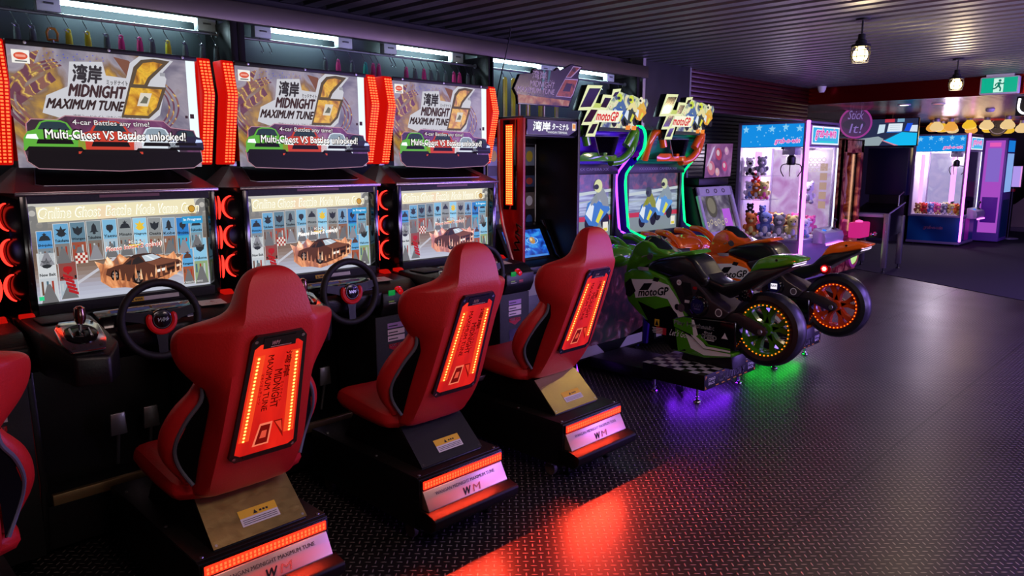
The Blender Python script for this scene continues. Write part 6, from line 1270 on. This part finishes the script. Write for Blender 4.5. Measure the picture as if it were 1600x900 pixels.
def pendant(x, y, label):
    t = thing('pendant_lamp', label, 'lamp', (x, y, 2.23), 'caged pendant lamps')
    m = MB(); m.tube([(x, y, 2.50), (x, y, 2.395)], .006, BLACK, 8); m.lathe([(0, .0), (.045, .0), (.045, .015), (0, .02)], (x, y, 2.488), 'z', BLACK, 14); m.build('flex', t)
    m = MB(); m.lathe([(.0, .41), (.022, .405), (.024, .37), (.034, .365), (.036, .345), (.058, .34), (.060, .325), (.0, .325)], (x, y, 2.0), 'z', BLACKM, 20); m.build('lamp_cap', t)
    m = MB(); m.lathe([(.0, .33), (.022, .325), (.042, .295), (.046, .268), (.036, .245), (.0, .236)], (x, y, 2.0), 'z', glow('warm_bulb', '#ffd890', 14.0), 18); m.build('bulb', t, 'glowing warm bulb')
    m = MB()
    for k in range(8):
        a = 2 * PI * k / 8; m.tube([(x + .056 * math.cos(a), y + .056 * math.sin(a), 2.33), (x + .062 * math.cos(a), y + .062 * math.sin(a), 2.28), (x + .05 * math.cos(a), y + .05 * math.sin(a), 2.232)], .003, BLACKM, 6)
    for z, r in ((2.30, .061), (2.262, .059), (2.232, .05)): m.tube([(x + r * math.cos(2 * PI * k / 20), y + r * math.sin(2 * PI * k / 20), z) for k in range(20)], .003, BLACKM, 6, closed=True)
    m.build('wire_cage', t)
    point_light('pendant_light', (x, y, 2.20), 12.0, (1.0, .78, .48), .05)
pendant(5.11, 1.87, 'caged pendant lamp with warm bulb, larger one over the motorcycles'); pendant(7.67, 1.955, 'caged pendant lamp with warm bulb, smaller one next to the exit sign')
m = MB(); m.lathe([(0, .0), (.03, .0), (.045, .03), (.055, .07), (0, .07)], (9.3, 3.83, 2.43), 'z', WHITE, 18); tag(recentre(m.build('ceiling_speaker')), 'white cone shaped ceiling speaker where the grey ceiling meets the red bulkhead', 'speaker')
m = MB(); m.lathe([(0, .0), (.04, .005), (.055, .025), (.055, .045), (0, .045)], (11.9, 2.59, 2.257), 'z', WHITE, 18); tag(recentre(m.build('smoke_detector')), 'round white smoke detector on the red ceiling', 'smoke detector')
for k, (x, y) in enumerate(((10.25, 3.17), (10.31, 2.80))):
    t = thing('downlight', ['flush downlight glowing white in the red ceiling above the television', 'dim reddish flush downlight in the red ceiling, further from the television'][k], 'lamp', (x, y, 2.29))
    m = MB(); m.lathe([(.055, .0), (.075, .0), (.075, .010), (.055, .010)], (x, y, 2.29), 'z', WHITE, 20); m.build('ring', t); m = MB(); m.lathe([(0, .003), (.056, .003)], (x, y, 2.29), 'z', glow('downlight_glow%d' % k, '#fff4e0' if k == 0 else '#ff7a50', 9.0 if k == 0 else 1.6), 20); m.build('lens', t)
bulbs = [(14.5, 3.989, 2.20), (14, 3.794, 2.19), (15, 3.981, 2.205), (14.2, 3.635, 2.19), (16, 4.066, 2.215), (14.4, 3.412, 2.22), (16.2, 3.799, 2.21), (14.3, 3.139, 2.205), (16.3, 3.541, 2.22), (17.5, 3.651, 2.19), (14.1, 2.805, 2.195), (16.1, 3.194, 2.19), (17.5, 3.2, 2.25), (14.6, 2.694, 2.15)]
for k, (x, y, z) in enumerate(bulbs):
    dim = k in (9, 12); top = 2.30 if x < 16.9 else 4.2
    t = thing('bulb_lamp', ('unlit dark amber' if dim else ['warm yellow', 'bright yellow', 'pale cream'][(k * 2) % 3]) + ' bulb pendant over the distant claw machine, %s of the cluster' % ordn[k], 'lamp', (x, y, z - .09), 'bulb shaped pendants at the back')
    gm = mat('amber_unlit', '#5a4428', .3, emit='#a07838', es=.3) if dim else glow('bulb_glow_%d' % ((k * 2) % 3), ['#f0a848', '#f4c030', '#f0cc90'][(k * 2) % 3], .95)
    m = MB(); m.lathe([(.0, -.095), (.06, -.09), (.10, -.06), (.105, -.03), (.085, .01), (.055, .04), (.045, .06), (.0, .06)], (x, y, z), 'z', gm, 20); m.build('glass_bulb', t)
    m = MB(); m.lathe([(.0, .05), (.045, .05), (.045, .105), (.03, .115), (0, .115)], (x, y, z), 'z', SILVERP, 14); m.build('bulb_cap', t)
    m = MB(); m.tube([(x, y, z + .11), (x, y, top)], .004, BLACK, 6); m.build('flex', t)
point_light('bulb_cluster_light', (14.6, 3.3, 2.0), 10, (1, .75, .35), .3)
t = thing('round_sign', 'round dark sign with white letters hanging among the bulb pendants', 'sign', (15.4, 3.2, 2.12)); m = MB(); m.lathe([(0, -.012), (.15, -.012), (.15, .012), (0, .012)], (15.4, 3.2, 2.20), 'x', mat('dark_violet_disc', '#2a1a38', .4), 28); m.build('disc_board', t)
m = MB(); m.plane((15.387, 3.2, 2.20), (0, -1, 0), (0, 0, 1)); m.text('RUM', -.10, -.03, .20, mat('sign_white', '#b8b0c0', .4), 1, h=.06, bold=.02); m.ringart(0, 0, .12, .13, mat('sign_white', '#b8b0c0', .4), 1); m.build('lettering', t); m = MB(); m.tube([(15.4, 3.2, 2.34), (15.4, 3.2, 2.31)], .004, BLACK, 6); m.build('hook', t)
# sign on a stand
t = thing('notice_stand', 'black notice stand with violet-lit white sheet and red band in front of the escalator', 'sign', (18.3, 3.43, .006))
m = MB(); m.lathe([(0, 0), (.20, 0), (.20, .012), (.03, .03), (0, .03)], (18.3, 3.43, .006), 'z', SILVERP, 24); m.build('base_plate', t); m = MB(); m.tube([(18.3, 3.43, .03), (18.3, 3.43, 1.08)], .04, BLACK, 12); m.build('post', t); m = MB(); m.lathe([(.0, 0), (.05, 0), (.05, .06), (0, .06)], (18.3, 3.43, .98), 'z', mat('red_band', '#c81a2a', .4), 14); m.build('band', t, 'red band')
m = MB(); m.box(18.27, 18.30, 3.27, 3.64, 1.06, 1.52, BLACK, .004); m.plane((18.269, 3.455, 1.29), (0, -1, 0), (0, 0, 1)); m.rect(-.165, .165, -.21, .21, art('#b49af0', .95), 1); m.rect(.14, .165, -.21, .21, art('#f0a0f0', .95), 2); m.build('notice_frame', t)  # violet light on the white sheet painted as its own glow
# escalator
t = thing('escalator', 'escalator with black handrail and cream side rising behind the notice stand', 'escalator', (20.9, 3.4, 0))
m = MB(); m.prism([(4.05, .0), (4.05, .55), (3.75, .62), (3.4, .95), (1.2, 2.6), (1.2, 1.7), (3.2, .25), (3.2, .0)], 'x', 20.4, 20.5, mat('cream_panel', '#b8ab8c', .4), .01); m.prism([(4.05, .0), (4.05, .55), (3.75, .62), (3.4, .95), (1.2, 2.6), (1.2, 1.7), (3.2, .25), (3.2, .0)], 'x', 21.5, 21.6, mat('cream_panel', '#b8ab8c', .4), .01); m.build('balustrade', t)
for x in (20.45, 21.55): m = MB(); m.tube(smooth_path([(x, 3.9, .35), (x, 4.18, .45), (x, 4.28, .75), (x, 4.15, 1.05), (x, 3.8, 1.15), (x, 3.4, 1.4), (x, 1.2, 3.05)], 5), .045, RUBBER, 10); m.build('handrail', t)
for k in range(9): m = MB(); m.box(20.5, 21.5, 3.35 - .25 * k, 3.62 - .25 * k, .0 if k == 0 else .18 * k, .18 * k + .18, DSTEEL, .006); m.build('step', t)
m = MB(); m.box(20.3, 21.7, 3.2, 4.2, .006, .10, mat('concrete_step', '#77706a', .7), .004); m.build('landing', t)
